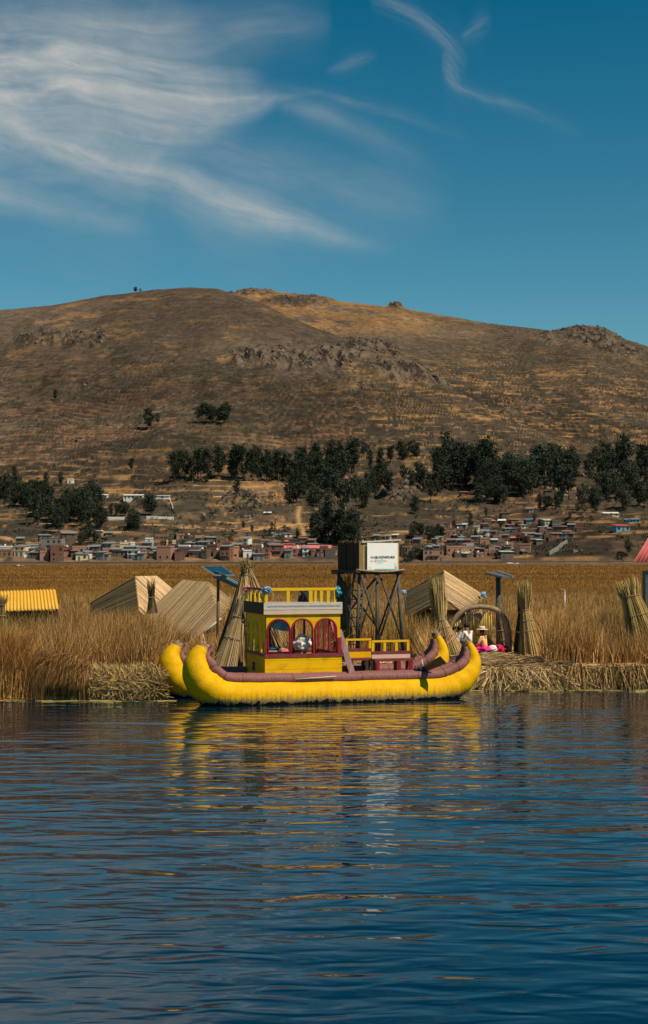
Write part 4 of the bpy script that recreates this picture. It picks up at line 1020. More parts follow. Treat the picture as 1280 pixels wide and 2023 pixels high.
sheaf(P(1276, 1270, 72), P(1246, 1180, 72.4), P(1236, 1146, 72.6), .75, .42, .60, 420, 'wide reed bundle leaning left near the pink-roofed pavilion', 76, G, (.74, .52, .19), 2)
sheaf(P(684, 1310, 78), P(680, 1200, 78), P(680, 1135, 78), .42, .30, .34, 300, 'reed bundle standing behind the left legs of the sign tower', 77, G, (.46, .32, .14), 2)
sheaf(P(300, 1212, 83.5), P(299, 1180, 83.5), P(298, 1146, 83.5), .30, .16, .22, 160, 'dark reed bundle propped between the two huts on the left', 78, G, (.22, .16, .08), 1)

# --- water tower with the sign
TY = 76.0; psi = math.radians(27)
tcn = P(728, 1130, TY + .6); tx, ty_ = tcn.x, TY + 1.2
XA = Vector((math.cos(psi), math.sin(psi), 0)); YA = Vector((-math.sin(psi), math.cos(psi), 0))
zp = H - (1131 - CY) / F * TY; ztop = H - (1070 - CY) / F * TY
tower = empty('lookout_tower', (tx, ty_, .6), 'wooden lookout tower with a dark reed-walled box on tall crossed poles', 'tower')
def TP(a, b_, z): return Vector((tx, ty_, z)) + XA * a + YA * b_
hw = 1.13
for sx in (-1, 1):
    for sy in (-1, 1):
        m_ = MB(); m_.tube([TP(sx * (hw + .22), sy * (hw + .15), .45), TP(sx * hw * .97, sy * hw * .97, zp)], [.095, .08], 8); m_.build('leg', M['greywood'], tower)
m_ = MB(); m_.tube([TP(-.2, -hw - .1, .45), TP(-.1, -hw, zp)], [.085, .07], 8); m_.build('leg', M['greywood'], tower)
def brace(p, q_): m_ = MB(); m_.tube([p, q_], .055, 7); m_.build('brace', M['greywood'], tower)
f = -hw - .13; z1 = zp - .15; z0 = 1.75
brace(TP(-1.2, f, z0), TP(-.2, f, z1)); brace(TP(-.15, f - .05, z0 + .1), TP(-1.1, f - .05, z1)); brace(TP(1.35, f, z0 - .5), TP(0, f, z1)); brace(TP(0, f - .05, z0), TP(1.1, f - .05, z1))
f = -hw - .1
brace(TP(f, -1.2, z0), TP(f, .9, z1)); brace(TP(f - .05, 1.1, z0), TP(f - .05, -1.0, z1)); brace(TP(1.25, 1.2, z0), TP(1.2, -1, z1)); brace(TP(-1.2, 1.2, z0 + .3), TP(1.2, 1.15, z1)); brace(TP(1.2, 1.25, z0 + .3), TP(-1.1, 1.2, z1))
brace(TP(-1.3, -1.25, 2.0), TP(1.3, -1.25, 2.0)) if False else None
lad = empty('ladder', (0, 0, 0), None, None); lad.parent = tower; lad.location = TP(-1.6, -.6, .5) - Vector(tower.location)
la, lb = TP(-1.75, -.95, .45), TP(-1.22, -.75, zp); dl_ = XA * .0 + YA * .62
for o_ in (Vector((0, 0, 0)), Vector((.55, -.28, 0))):
    m_ = MB(); m_.tube([la + o_, lb + o_], .045, 7); m_.build('rail', M['greywood'], lad)
for i in range(9):
    t = .1 + i * .1; p = la.lerp(lb, t); m_ = MB(); m_.bar(p - Vector((.03, 0, 0)), p + Vector((.58, -.29, 0)), .07, .05); m_.build('rung', M['greywood'], lad)
m_ = MB(); m_.hexa([TP(-hw - .3, -hw - .22, zp), TP(hw + .15, -hw - .22, zp), TP(hw + .15, hw + .2, zp), TP(-hw - .3, hw + .2, zp), TP(-hw - .3, -hw - .22, zp + .12), TP(hw + .15, -hw - .22, zp + .12), TP(hw + .15, hw + .2, zp + .12), TP(-hw - .3, hw + .2, zp + .12)])
for i in range(7): m_.bar(TP(-hw - .45, -hw + i * .36, zp - .05), TP(hw + .3, -hw + i * .36, zp - .05), .08)
m_.build('platform', M['darkwood'], tower)
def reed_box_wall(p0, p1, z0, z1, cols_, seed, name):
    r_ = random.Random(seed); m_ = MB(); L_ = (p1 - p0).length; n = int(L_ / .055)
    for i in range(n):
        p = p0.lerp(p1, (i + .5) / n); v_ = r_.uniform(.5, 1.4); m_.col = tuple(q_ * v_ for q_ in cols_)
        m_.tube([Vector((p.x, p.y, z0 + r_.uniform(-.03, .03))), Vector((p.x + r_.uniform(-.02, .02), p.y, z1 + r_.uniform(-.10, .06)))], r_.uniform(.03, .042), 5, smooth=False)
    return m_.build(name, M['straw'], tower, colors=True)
c0, c1, c2, c3 = TP(-hw, -hw, 0), TP(hw, -hw, 0), TP(hw, hw, 0), TP(-hw, hw, 0)
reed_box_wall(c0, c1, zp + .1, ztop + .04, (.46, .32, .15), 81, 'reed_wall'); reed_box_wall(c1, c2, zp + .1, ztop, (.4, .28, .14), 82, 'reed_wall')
reed_box_wall(c3, c0, zp + .1, ztop + .02, (.10, .052, .024), 83, 'reed_wall'); reed_box_wall(c2, c3, zp + .1, ztop, (.2, .14, .08), 84, 'reed_wall')  # left and rear walls coloured darker, their shade painted into the reeds
m_ = MB(); m_.hexa([TP(a, b_, z) for z in (ztop - .20, ztop - .14) for a, b_ in ((-hw + .06, -hw + .06), (hw - .06, -hw + .06), (hw - .06, hw - .06), (-hw + .06, hw - .06))]); m_.bar(TP(-hw + .1, -hw - .06, ztop - .03), TP(hw + .08, -hw - .06, ztop + .10), .10, .06); m_.build('roof', M['whitewood'], tower)
m_ = MB(); pts = [TP(-hw - .25 + (2 * hw + .5) * t, -hw - .16 - .28 * math.sin(t * math.pi), zp + .14 - .10 * math.sin(t * math.pi)) for t in [i / 14 for i in range(15)]]; m_.tube(pts, .05, 8); m_.build('curved_rim', M['wicker'], tower)
# the sign
sg_y = -hw - .17
sgn_ = empty('sign_board', TP(.2, sg_y, zp + .8), 'white sign board with black lettering on the front of the lookout tower', 'sign')
sx0, sx1 = -.76, .98; sz0, sz1 = H - (1128.5 - CY) / F * (TY - .2), H - (1072.5 - CY) / F * (TY - .2)
m_ = MB(); m_.hexa([TP(sx0, sg_y, sz0), TP(sx1, sg_y, sz0), TP(sx1, sg_y + .05, sz0), TP(sx0, sg_y + .05, sz0), TP(sx0, sg_y, sz1), TP(sx1, sg_y, sz1), TP(sx1, sg_y + .05, sz1), TP(sx0, sg_y + .05, sz1)]); m_.build('board', M['white'], sgn_)
sw, sh = sx1 - sx0, sz1 - sz0
def patch(nm, mat, poly, o_=.004):
    m_ = MB(); P_ = [TP(sx0 + sw * a, sg_y - o_, sz0 + sh * b_) for a, b_ in poly]; m_.slab(P_, -.003) ; return m_.build(nm, mat, sgn_)
patch('printed_band', M['teal'], [(.22, .052), (.90, .052), (.90, .082), (.22, .082)])
patch('printed_corner', M['teal'], [(.905, .052), (.965, .052), (.965, .165), (.905, .165)])
patch('printed_corner', M['paleteal'], [(.90, .17), (.965, .17), (.965, .30), (.885, .30)])
patch('printed_corner', M['paleteal'], [(.05, .05), (.16, .05), (.12, .15), (.05, .19)])
patch('printed_wash', M['paleteal'], [(.27, .27), (.50, .27), (.60, .36), (.52, .44), (.27, .42)])
m_ = MB()
for i, (a, w_) in enumerate(((.10, .05), (.17, .03), (.22, .09), (.33, .04), (.40, .07), (.50, .03), (.55, .06), (.62, .02), (.13, .02), (.26, .04), (.38, .03), (.47, .03))):
    b_ = .355 if i < 8 else (.425 if i % 2 else .31); h_ = .014 if i < 8 else .010
    m_.slab([TP(sx0 + sw * a, sg_y - .010, sz0 + sh * b_), TP(sx0 + sw * (a + w_), sg_y - .010, sz0 + sh * b_), TP(sx0 + sw * (a + w_), sg_y - .010, sz0 + sh * (b_ + h_)), TP(sx0 + sw * a, sg_y - .010, sz0 + sh * (b_ + h_))], -.003)
m_.build('worn_print', M['ink'], sgn_)
fc = bpy.data.curves.new('lettering', 'FONT'); fc.body = "A LA ISLA FLOTANTE UROS"; fc.size = .16; fc.extrude = .002; fc.offset = .004
fc.align_x = 'CENTER'; fc.align_y = 'CENTER'; fc.materials.append(M['ink'])
fo = bpy.data.objects.new('lettering', fc); COL.objects.link(fo); fo.parent = sgn_
bpy.context.view_layer.update()
wt = fo.dimensions.x; fo.scale = ((sw * .80) / max(wt, .1), 1.0, 1.0)
fo.location = TP(sx0 + sw * .5, sg_y - .012, sz0 + sh * .49) - Vector(sgn_.location); fo.rotation_euler = (math.radians(90), 0, psi)
bpy.context.view_layer.update(); lme = bpy.data.meshes.new_from_object(fo.evaluated_get(bpy.context.evaluated_depsgraph_get())); lo_ = bpy.data.objects.new('lettering', lme); COL.objects.link(lo_); lo_.parent = sgn_; lo_.location = fo.location; lo_.rotation_euler = fo.rotation_euler; lo_.scale = fo.scale; bpy.data.objects.remove(fo)
if not lme.materials: lme.materials.append(M['ink'])

# --- solar panels
def solar(name, c_, tilt, yaw, w_, d_, post_to, label, posttype='darkwood'):
    t_ = empty(name, (c_.x, c_.y, post_to), label, 'solar panel')
    R = Matrix.Rotation(yaw, 3, 'Z') @ Matrix.Rotation(tilt, 3, 'X')
    m_ = MB(); m_.box(c_, (w_, d_, .05), M=R); fr_ = m_.build('frame', M['alu'], t_)
    m_ = MB(); m_.box(c_ + R @ Vector((0, 0, .029)), (w_ - .09, d_ - .09, .006), M=R); m_.build('glass', M['panel'], t_)
    m_ = MB()
    for i in range(1, 6): m_.box(c_ + R @ Vector((-w_ / 2 + w_ * i / 6, 0, .0335)), (.012, d_ - .12, .002), M=R)
    for i in range(1, 3): m_.box(c_ + R @ Vector((0, -d_ / 2 + d_ * i / 3, .0345)), (w_ - .12, .012, .002), M=R)
    m_.build('cell_lines', M['steel'], t_)
    m_ = MB(); m_.tube([Vector((c_.x, c_.y, post_to)), c_ - Vector((0, 0, .03))], .08, 8); m_.build('post', M[posttype], t_)
    return t_
# left panel: seen from the front with its glass towards us
cL = P(432, 1128, 74); t_ = empty('solar_panel', (P(432, 1, 74).x, 74, .5), 'blue solar panel on a post left of the pointed reed cone', 'solar panel')
qd = [P(399, 1119, 74.6), P(440, 1119, 74.9), P(463, 1136, 73.4), P(425, 1136, 73.1)]
m_ = MB(); m_.slab([p.copy() for p in qd], .05 if (qd[1] - qd[0]).cross(qd[2] - qd[0]).z > 0 else -.05); m_.build('frame', M['alu'], t_)
cc_ = sum(qd, Vector()) / 4; nn_ = (qd[1] - qd[0]).cross(qd[2] - qd[0]).normalized(); nn_ = nn_ if nn_.z > 0 else -nn_
m_ = MB(); m_.slab([cc_ + (p - cc_) * .93 + nn_ * .012 for p in qd], .006 if (qd[1] - qd[0]).cross(qd[2] - qd[0]).z > 0 else -.006); m_.build('glass', M['panel'], t_)
m_ = MB()
for i in range(1, 4): m_.bar(qd[0].lerp(qd[3], i / 4) + nn_ * .016, qd[1].lerp(qd[2], i / 4) + nn_ * .016, .018, .006)
m_.build('cell_lines', M['cyan'], t_)
m_ = MB(); m_.tube([P(430, 1310, 74), P(431, 1135, 74)], .075, 8); m_.build('post', M['brownwood'], t_)
m_ = MB(); m_.bar(P(424, 1134, 73.5), P(476, 1158, 72.6), .10, .35); m_.build('bracket', M['steel'], t_)
m_ = MB(); m_.bar(P(448, 1142, 72.9), P(476, 1156, 72.4), .10, .10); m_.build('bracket', M['alu'], t_)
# right panel: tilted away, its pale edge towards us
t_ = empty('solar_panel', (P(985, 1, 76.5).x, 76.5, .6), 'thin solar panel tilted flat on a tall post behind the reed arch', 'solar panel')
qd = [P(958, 1131, 77.4), P(978, 1129, 78.4), P(1013, 1140, 76.2), P(992, 1139, 75.2)]
m_ = MB(); m_.slab([p.copy() for p in qd], .09 if (qd[1] - qd[0]).cross(qd[2] - qd[0]).z > 0 else -.09); m_.build('frame', M['steel'], t_)
m_ = MB(); m_.bar(P(983, 1129, 78.1), P(1013, 1140, 76.1), .05, .13); m_.build('rim', M['alu'], t_)
m_ = MB(); m_.tube([P(986, 1310, 76.5), P(984, 1136, 76.5)], [.15, .12], 8); m_.build('post', M['greywood'], t_)
m_ = MB(); m_.tube([P(982, 1150, 76.4), P(958, 1176, 77)], .012, 5); m_.build('cable', M['darkwood'], t_)

# --- prow-shaped arch
arch = empty('reed_arch', P(945, 1300, 74.5), 'curved arch of bound grey reeds standing over the seated people', 'arch')
keys = [(887, 1248, .10), (893, 1231, .13), (905, 1215, .14), (922, 1203, .135), (945, 1199, .135), (968, 1201, .14), (985, 1208, .15), (996, 1222, .17), (1002, 1242, .19), (1004, 1270, .20), (1003, 1302, .20)]
cp = curve_pts(keys, 60); m_ = MB()
m_.tube([P(q_[0], q_[1], 74.2) for q_ in cp], [q_[2] * .88 * (1 + .035 * (i % 2)) for i, q_ in enumerate(cp)], 12); m_.build('arch_tube', M['wicker'], arch)
# hanging row of yellow canes behind the arch
fence = empty('cane_fence', P(930, 1262, 78), 'row of upright yellow canes standing behind the reed arch', 'fence')
for i, px in enumerate([899, 903, 908.5, 913.5, 918.5, 924, 928, 932.5, 938, 942, 946, 949.5, 953, 957, 960.5, 965.5, 970]):
    top = 1232 - 20 * min(1, i / 6) if i < 7 else 1212 - (i % 3) * 3
    if i > 12: top += 4
    m_ = MB(); m_.tube([P(px, 1262, 77.5), P(px + .5, top, 77.5)], .035, 5); o = m_.build('cane', M['cane'] if 'cane' in M else M.setdefault('cane', material('yellow_cane', (.42, .32, .05), (.56, .40, .12), 5, .6)), fence)
# small hanging reed lantern
m_ = MB(); pts = [P(950, 1202, 74.6), P(949, 1208, 74.6), P(946, 1214, 74.6), P(943, 1220, 74.6)]; m_.tube(pts, [.03, .10, .20, .26], 10); tag(m_.build('reed_lantern', M['wicker']), 'small cone of woven reed hanging under the top of the arch', 'lantern')
# street lamp far behind
lm = empty('street_lamp', (P(1115, 1, 98).x, 98, .3), 'thin white street lamp standing in the marsh at the right', 'street lamp')
m_ = MB(); m_.tube([(P(1116, 1, 98).x, 98, .3), P(1116, 1166, 98)], [.022, .018], 6); m_.build('pole', M['alu'], lm)
m_ = MB(); m_.bar(P(1116.5, 1166, 98), P(1108, 1163, 98), .10, .05); m_.build('lamp_head', M['alu'], lm)

# ------------------------------------------------------------------ cut edge of the floating island, straw litter
def thatch_bank(name, label, px0, px1, n, seed, ytop, prof, col=(.40, .25, .10), spread=1.0, ybase=None):
    r = np.random.default_rng(seed)
    px = r.uniform(px0, px1, n); yy = shore((px - CX) / F * 65.5) + .35
    if ybase: yy = np.full(n, ybase)
    x = (px - CX) / F * yy
    zt = prof(px, r.random(n)); out = r.uniform(.1, .9, n)
    a = r.normal(0, .5 * spread, n)
    P0 = np.stack([x, yy + r.uniform(-.1, .9, n), zt + r.uniform(-.12, .08, n)], 1)
    P1 = P0 + np.stack([a * .35, -out * .55 - .1, r.uniform(-.05, .12, n)], 1)
    P2 = np.stack([P0[:, 0] + a * .8, P0[:, 1] - out - .1, np.maximum(.0, P0[:, 2] - r.uniform(.25, 1.0, n))], 1)
    cl = fbm(x / .6, zt * 3 + x, seed, 3)
    c_ = stalk_col(n, seed + 1, col, .5) * (.15 + 1.7 * cl)[:, None]
    v, q, c_ = stalks(P0, P1, P2, .032, c_, seed + 2)
    return tag(np_mesh(name, v, quads=q, col=c_, mat=M['straw']), label, kind='stuff')
thatch_bank('straw_bank', 'drooping straw along the cut right shore', 1085, 1330, 9000, 401, 1330, lambda p, u: .62 + .10 * np.sin(p / 9) + .08 * np.sin(p / 3.7) + .22 * u ** 3, spread=.55)
thatch_bank('straw_heap', 'trampled straw heap beside the right prow', 928, 1100, 9000, 411, 1330, lambda p, u: .50 + .25 * u + .12 * np.sin(p / 7.0), (.56, .39, .20), 2.2)
def litter(name, label, px0, px1, y0, y1, n, seed, col=(.55, .38, .19), lift=.12, L_=(.4, 1.3)):
    r = np.random.default_rng(seed); y = r.uniform(y0, y1, n); x = (r.uniform(px0, px1, n) - CX) / F * y
    z = gheight(x, y) + r.random(n) ** 2 * lift + .02; a = r.uniform(0, np.pi, n); l = r.uniform(*L_, n) / 2; e = r.normal(0, .12, n)
    d = np.stack([np.cos(a) * l, np.sin(a) * l * .8, e * l], 1); c_ = np.stack([x, y, z + .03], 1)
    v, q, cc = stalks(c_ - d, c_ + np.array([0, 0, .04]), c_ + d, .03, stalk_col(n, seed, col, .5), seed, (1, 1, .6))
    return tag(np_mesh(name, v, quads=q, col=cc, mat=M['straw']), label, kind='stuff')
litter('straw', 'scattered cut straw covering the island floor', 850, 1110, 66.3, 80, 9000, 421, lift=.35)
litter('straw', 'loose straw lying among the tower legs and behind the boat', 640, 860, 66.8, 74, 5000, 431, lift=.25)
litter('straw', 'matted straw strip between the reeds and the right shore', 1080, 1320, 66.3, 69, 4000, 441, lift=.3)
# cut block of matted roots left of the boat
mb = MB(); root = empty('root_block', P(240, 1385, 61.2), 'thick block of matted dry reed roots floating left of the boat', 'reed block')
gx2 = np.linspace(168, 322, 70); sec = [(-.05, 60.95), (.35, 60.80), (.75, 60.85), (1.02, 61.1), (1.10, 61.7), (1.02, 62.4), (.5, 63.0)]
vs = []
for i, px in enumerate(gx2):
    for j, (z, yy) in enumerate(sec):
        e = min(1, min(i, 69 - i) / 4) ; vs.append(((px - CX) / F * yy, yy + (fbm(np.array([px / 7.]), np.array([j * 1.7]), 7, 3)[0] - .5) * .35, z * (.72 + .28 * e) * (1 + (fbm(np.array([px / 11.]), np.array([j * .9]), 9, 3)[0] - .5) * .25)))
ns = len(sec); mb.col = (.22, .155, .075); mb.add(vs, [(i * ns + j, (i + 1) * ns + j, (i + 1) * ns + j + 1, i * ns + j + 1) for i in range(69) for j in range(ns - 1)], True)
mb.build('matted_core', M['straw'], root, colors=True)
r = np.random.default_rng(461); n = 5200
t = r.random(n) * (len(sec) - 1.01); ji = t.astype(int); fr_ = t - ji; sz_ = np.array(sec)
z = sz_[ji, 0] * (1 - fr_) + sz_[ji + 1, 0] * fr_; yy = sz_[ji, 1] * (1 - fr_) + sz_[ji + 1, 1] * fr_ - .08
x = (r.uniform(168, 322, n) - CX) / F * yy; a = r.normal(0, .9, n) + np.where(r.random(n) < .35, 1.57, 0)
l = r.uniform(.12, .5, n); d = np.stack([np.cos(a) * l, r.normal(0, .12, n) * l, np.sin(a) * l * .8], 1); c_ = np.stack([x, yy, np.maximum(z, .05) + .03], 1)
v, q, cc = stalks(c_ - d, c_ + np.array([0, -.05, .02]), c_ + d, .026, stalk_col(n, 462, (.56, .37, .15), .5) * (.35 + 1.2 * fbm(x / .5, z / .4, 463, 3))[:, None], 464)
o = np_mesh('loose_straw', v, quads=q, col=cc, mat=M['straw'], parent=root); o['kind'] = 'stuff'
# straw scum lines on the water
n = 700; r = np.random.default_rng(471); px = np.where(r.random(n) < .5, r.uniform(-60, 330, n), r.uniform(940, 1330, n)); yy = np.where(px < 500, 60.0, 64.7) + r.normal(0, .18, n); x = (px - CX) / F * yy
ok = fbm(px / 40, px * 0, 473, 2) > .45; x = x[ok]; yy = yy[ok]; n = len(x); l = r.uniform(.1, .5, n); c_ = np.stack([x, yy, np.full(n, .012)], 1); d = np.stack([l, r.normal(0, .05, n), l * 0], 1)
v, q, cc = stalks(c_ - d, c_, c_ + d, .05, stalk_col(n, 474, (.42, .33, .10), .4), 475)
v[:, 2] = np.clip(v[:, 2], .006, .03)
tag(np_mesh('floating_straw', v, quads=q, col=cc, mat=M['straw']), 'thin lines of straw floating at the shore', kind='stuff')

# ------------------------------------------------------------------ people
def skin_mesh(name, nodes, edges, mat, parent, lv=1):
    me = bpy.data.meshes.new(name); off = wloc(parent)
    me.from_pydata([tuple(Vector(p) - off) for p, r_ in nodes], edges, []); o = link(name, me, parent, mat)
    sk = o.modifiers.new('skin', 'SKIN'); sk.use_smooth_shade = True
    for i, (p, r_) in enumerate(nodes):
        sv = me.skin_vertices[0].data[i]; sv.radius = (r_, r_) if isinstance(r_, (int, float)) else r_
    me.skin_vertices[0].data[0].use_root = True
    ss = o.modifiers.new('smooth', 'SUBSURF'); ss.levels = lv; ss.render_levels = lv
    return o
def person(loc, yaw, label, top, bottom, hatmat=None, lean=0.0, hairm='hair', skirt=False, s=1.0, head_turn=0.0):
    root = empty('person', loc, label, 'person'); Rz = Matrix.Rotation(yaw, 3, 'Z')
    def q_(x, y, z): # local: y forward, x right; seat at z=0
        k_ = (z / .6) * lean; return Vector(loc) + Rz @ (Vector((x, y + k_, z)) * s)
    nodes = []; edges = []
    def nd(p, r_, par=None): nodes.append((p, r_ * s)); i = len(nodes) - 1; (edges.append((par, i)) if par is not None else None); return i
    pel = nd(q_(0, 0, .12), .13); ab = nd(q_(0, .0, .30), .115, pel); ch = nd(q_(0, .0, .48), .13, ab); nk = nd(q_(0, .01, .60), .05, ch); hd0 = nd(q_(0, .03, .68), .075, nk); hd = nd(q_(0, .035, .77), .085, hd0); nd(q_(0, .03, .83), .06, hd)
    nd(q_(0, .13, .74), .015, hd0)
    for sd in (-1, 1):
        sh = nd(q_(sd * .18, 0, .54), .05, ch); el = nd(q_(sd * .24, .12, .30), .038, sh); wr = nd(q_(sd * .12, .32, .22), .025, el); pm = nd(q_(sd * .10, .39, .21), .03, wr)
        for kf in range(4): f1_ = nd(q_(sd * (.10 + (kf - 1.5) * .018), .43, .205), .009, pm); nd(q_(sd * (.095 + (kf - 1.5) * .018), .47 - abs(kf - 1.3) * .006, .185), .007, f1_)
        nd(q_(sd * .065, .41, .215), .009, pm)
        hp = nd(q_(sd * .10, .05, .10), .09, pel); kn_ = nd(q_(sd * .28, .38, .14), .06, hp); an = nd(q_(sd * .06, .50, .06), .04, kn_); nd(q_(sd * .02 - .0, .60, .04), .035, an)
    skin_mesh('body', nodes, edges, M['skin'], root)
    # clothes follow the same skeleton
    tn = [(q_(0, 0, .10), .150 * s), (q_(0, 0, .30), .138 * s), (q_(0, 0, .47), .150 * s), (q_(0, .005, .57), .075 * s)]; te = [(0, 1), (1, 2), (2, 3)]
    for sd in (-1, 1):
        i = len(tn); tn += [(q_(sd * .18, 0, .54), .066 * s), (q_(sd * .24, .12, .30), .055 * s), (q_(sd * .15, .27, .235), .045 * s)]; te += [(2, i), (i, i + 1), (i + 1, i + 2)]
    skin_mesh('blouse' if skirt else 'shirt', tn, te, top, root)
    bn = [(q_(0, 0, .12), .165 * s)]; be = []
    for sd in (-1, 1):
        i = len(bn); bn += [(q_(sd * .12, .08, .11), .12 * s), (q_(sd * .29, .38, .13), .085 * s), (q_(sd * .10, .47, .07), .06 * s)]; be += [(0, i), (i, i + 1), (i + 1, i + 2)]
    skin_mesh('trousers', bn, be, bottom, root)
    if skirt:
        cloth_lump('skirt', q_(0, .22, .08), .50 * s, bottom, 40 + yaw, parent=root, sq=(1.25, .95, .36), amp=.3)
    hm = MB(); hc = q_(0, .015, .78)
    hm.tube([hc + Vector((0, 0, -.06 * s)), hc + Vector((0, 0, .0)), hc + Vector((0, 0, .06 * s)), hc + Vector((0, 0, .10 * s))], [.085 * s, .105 * s, .085 * s, .03 * s], 12); hm.build('hair', M[hairm], root)
    if hatmat:
        h_ = MB(); t_ = hc + Vector((0, 0, .045 * s)); h_.tube([t_, t_ + Vector((0, 0, .02)), t_ + Vector((0, 0, .035))], [.24 * s, .20 * s, .12 * s], 20); h_.tube([t_ + Vector((0, 0, .03)), t_ + Vector((0, 0, .09)), t_ + Vector((0, 0, .15)), t_ + Vector((0, 0, .17))], [.125 * s, .12 * s, .105 * s, .05 * s], 16); h_.build('hat', hatmat, root)
    return root
def seat(px, py, Y): 
    p = P(px, py, Y); p.z = float(gheight(np.array([p.x]), np.array([Y]))[0]) + .32; return p
person(seat(957, 1292, 73.5) + Vector((0, 0, .12)), math.radians(60), 'person in a peach blouse and magenta skirt sitting under a wide pale hat', M['peach'], M['magenta'], M['hat'], .06, skirt=True, s=1.32)
person(seat(927, 1294, 75.5) + Vector((0, 0, .22)), math.radians(40), 'person in a white shirt sitting just left of the one in the pale hat', M['whiteshirt'], M['darkcloth'], None, .10, s=1.4)
person(seat(907, 1294, 76.2) + Vector((0, 0, .22)), math.radians(-20), 'person in a white shirt sitting in the middle of the three in white', M['whiteshirt'], M['darkcloth'], None, .02, s=1.25)
person(seat(892, 1294, 75.0) + Vector((0, 0, .25)), math.radians(-70), 'person in a white shirt sitting beside the splayed reed bundle', M['whiteshirt'], M['darkcloth'], None, .05, s=1.3)
cloth_lump('crimson_blanket', seat(984, 1290, 73.9) + Vector((0, 0, .20)), .34, M['crimson'], 61, 'crimson blanket heaped on the straw under the right leg of the arch', 'blanket', sq=(1.2, .7, .8), amp=.5)
cloth_lump('white_hat', seat(973, 1290, 73.5) + Vector((0, -.1, .32)), .19, M['white'], 63, 'round white bundle lying between the magenta skirt and the crimson blanket', 'bundle', sq=(1.1, .9, .9), amp=.15)
cloth_lump('green_cloth', seat(976, 1297, 73.0) + Vector((0, 0, .03)), .42, M['greencloth'], 65, 'dull green cloth spread on the straw before the crimson blanket', 'cloth', sq=(1.5, .8, .22), amp=.4)
bs = MB(); b0 = P(956, 1300, 72.4); n_ = 24
pts = [b0 + Vector((math.cos(a) * .62, math.sin(a) * .4, -.02)) for a in [j * 2 * math.pi / n_ for j in range(n_ + 1)]]
for kz in range(5): bs.tube([p + Vector((0, 0, kz * .045)) for p in pts], .03, 6, cap=False)
bs.add([b0 + Vector((math.cos(a) * .6, math.sin(a) * .38, -.02)) for a in [j * 2 * math.pi / n_ for j in range(n_)]], [tuple(range(n_))])
tag(bs.build('basket', M['wicker']), 'low oval woven basket on the straw before the person in the pale hat', 'basket')
for i, (px, py, Y, rr, mt, nm, lb) in enumerate([(940, 1280, 76.5, .34, 'darkcloth', 'dark_bundle', 'dark cloth bundle behind the person in the pale hat under the canes'), (968, 1262, 78.5, .55, 'brownwood', 'straw_pile', 'round pile of brown straw behind the person in the pale hat'), (900, 1284, 74.8, .36, 'darkcloth', 'dark_bundle', 'dark cloth bundle at the feet of the people in white')]):
    cloth_lump(nm, P(px, py, Y), rr, M[mt], 70 + i, lb, 'bundle', sq=(1.1, .8, .9), amp=.5)
# ------------------------------------------------------------------ trees
M['leaf'] = material('eucalyptus_leaf', (.026, .038, .028), (.048, .062, .042), .8, .9, attr=True, objrand=.25, spec=.03)
M['trunk'] = material('eucalyptus_bark', (.14, .10, .075), (.22, .17, .13), 3, .9)
def tree_meshes(kind, seed):
    r = np.random.default_rng(seed); pr = random.Random(seed)
    # unit tree: 1 m tall; crown from clumps on limbs
    mb = MB(); top = Vector((pr.uniform(-.05, .05), pr.uniform(-.05, .05), .86))
    mb.tube([Vector((0, 0, -.08)), Vector((pr.uniform(-.015, .015), 0, .35)), top], [.022, .016, .004], 6)
    cl = []
    if kind == 'tall': prof = lambda h_: .22 * (1 - abs(h_ - .6) * 1.5) + .02; h0, h1, nc_ = .16, .96, 28
    elif kind == 'round': prof = lambda h_: .30 * math.sqrt(max(.05, 1 - ((h_ - .58) / .42) ** 2)); h0, h1, nc_ = .16, .92, 38
    elif kind == 'wide': prof = lambda h_: .46 * math.sqrt(max(.05, 1 - ((h_ - .6) / .42) ** 2)); h0, h1, nc_ = .2, .9, 48
    elif kind == 'spindly': prof = lambda h_: .20 * (1 - abs(h_ - .7) * 1.7) + .02; h0, h1, nc_ = .35, .97, 20
    else: prof = lambda h_: .55 * math.sqrt(max(.04, 1 - (h_ / 1.0) ** 2)); h0, h1, nc_ = .08, .8, 26
    for i in range(nc_):
        h_ = h0 + (h1 - h0) * (i + pr.random()) / nc_; a = pr.uniform(0, 6.283); rr = prof(h_) * pr.uniform(.25, 1.0)
        c_ = Vector((math.cos(a) * rr + top.x * h_, math.sin(a) * rr + top.y * h_, h_)); cl.append((c_, pr.uniform(.055, .12) * (1.15 if kind != 'tall' else .9)))
        if pr.random() < .6: mb.tube([Vector((top.x * h_ * .5, top.y * h_ * .5, max(.1, h_ - .16))), c_], [.008, .003], 4)
    trunk = mb.build('trunk', M['trunk']); P_ = []; C_ = []
    for c_, rr in cl:
        n = 50; d = r.normal(size=(n, 3)); d /= np.linalg.norm(d, axis=1, keepdims=True); k_ = rr * r.uniform(.25, 1.4, (n, 1)); P_.append(np.array(c_) + d * k_ * np.array([1.15, 1.15, .85])); C_.append(np.full(n, r.uniform(.7, 1.35)))
    P_ = np.concatenate(P_); sh = np.concatenate(C_); n = len(P_); s_ = r.uniform(.022, .048, (n, 1, 1)); T_ = r.normal(size=(n, 3, 3)); T_ /= np.linalg.norm(T_, axis=2, keepdims=True)
    V_ = (P_[:, None, :] + T_ * s_ * 1.15).reshape(-1, 3); col = np.repeat((sh * r.uniform(.85, 1.2, n))[:, None] * np.array([[1, 1, 1]]), 3, axis=0)
    crown = np_mesh('crown', V_, tris=np.arange(3 * n).reshape(-1, 3), col=col, mat=M['leaf'])
    return trunk, crown
PROTO = {}
for kd in ('tall', 'round', 'wide', 'spindly', 'bush'): PROTO[kd] = [tree_meshes(kd, 100 + 7 * i + len(kd)) for i in range(4)]
used = set(); PENDING = []
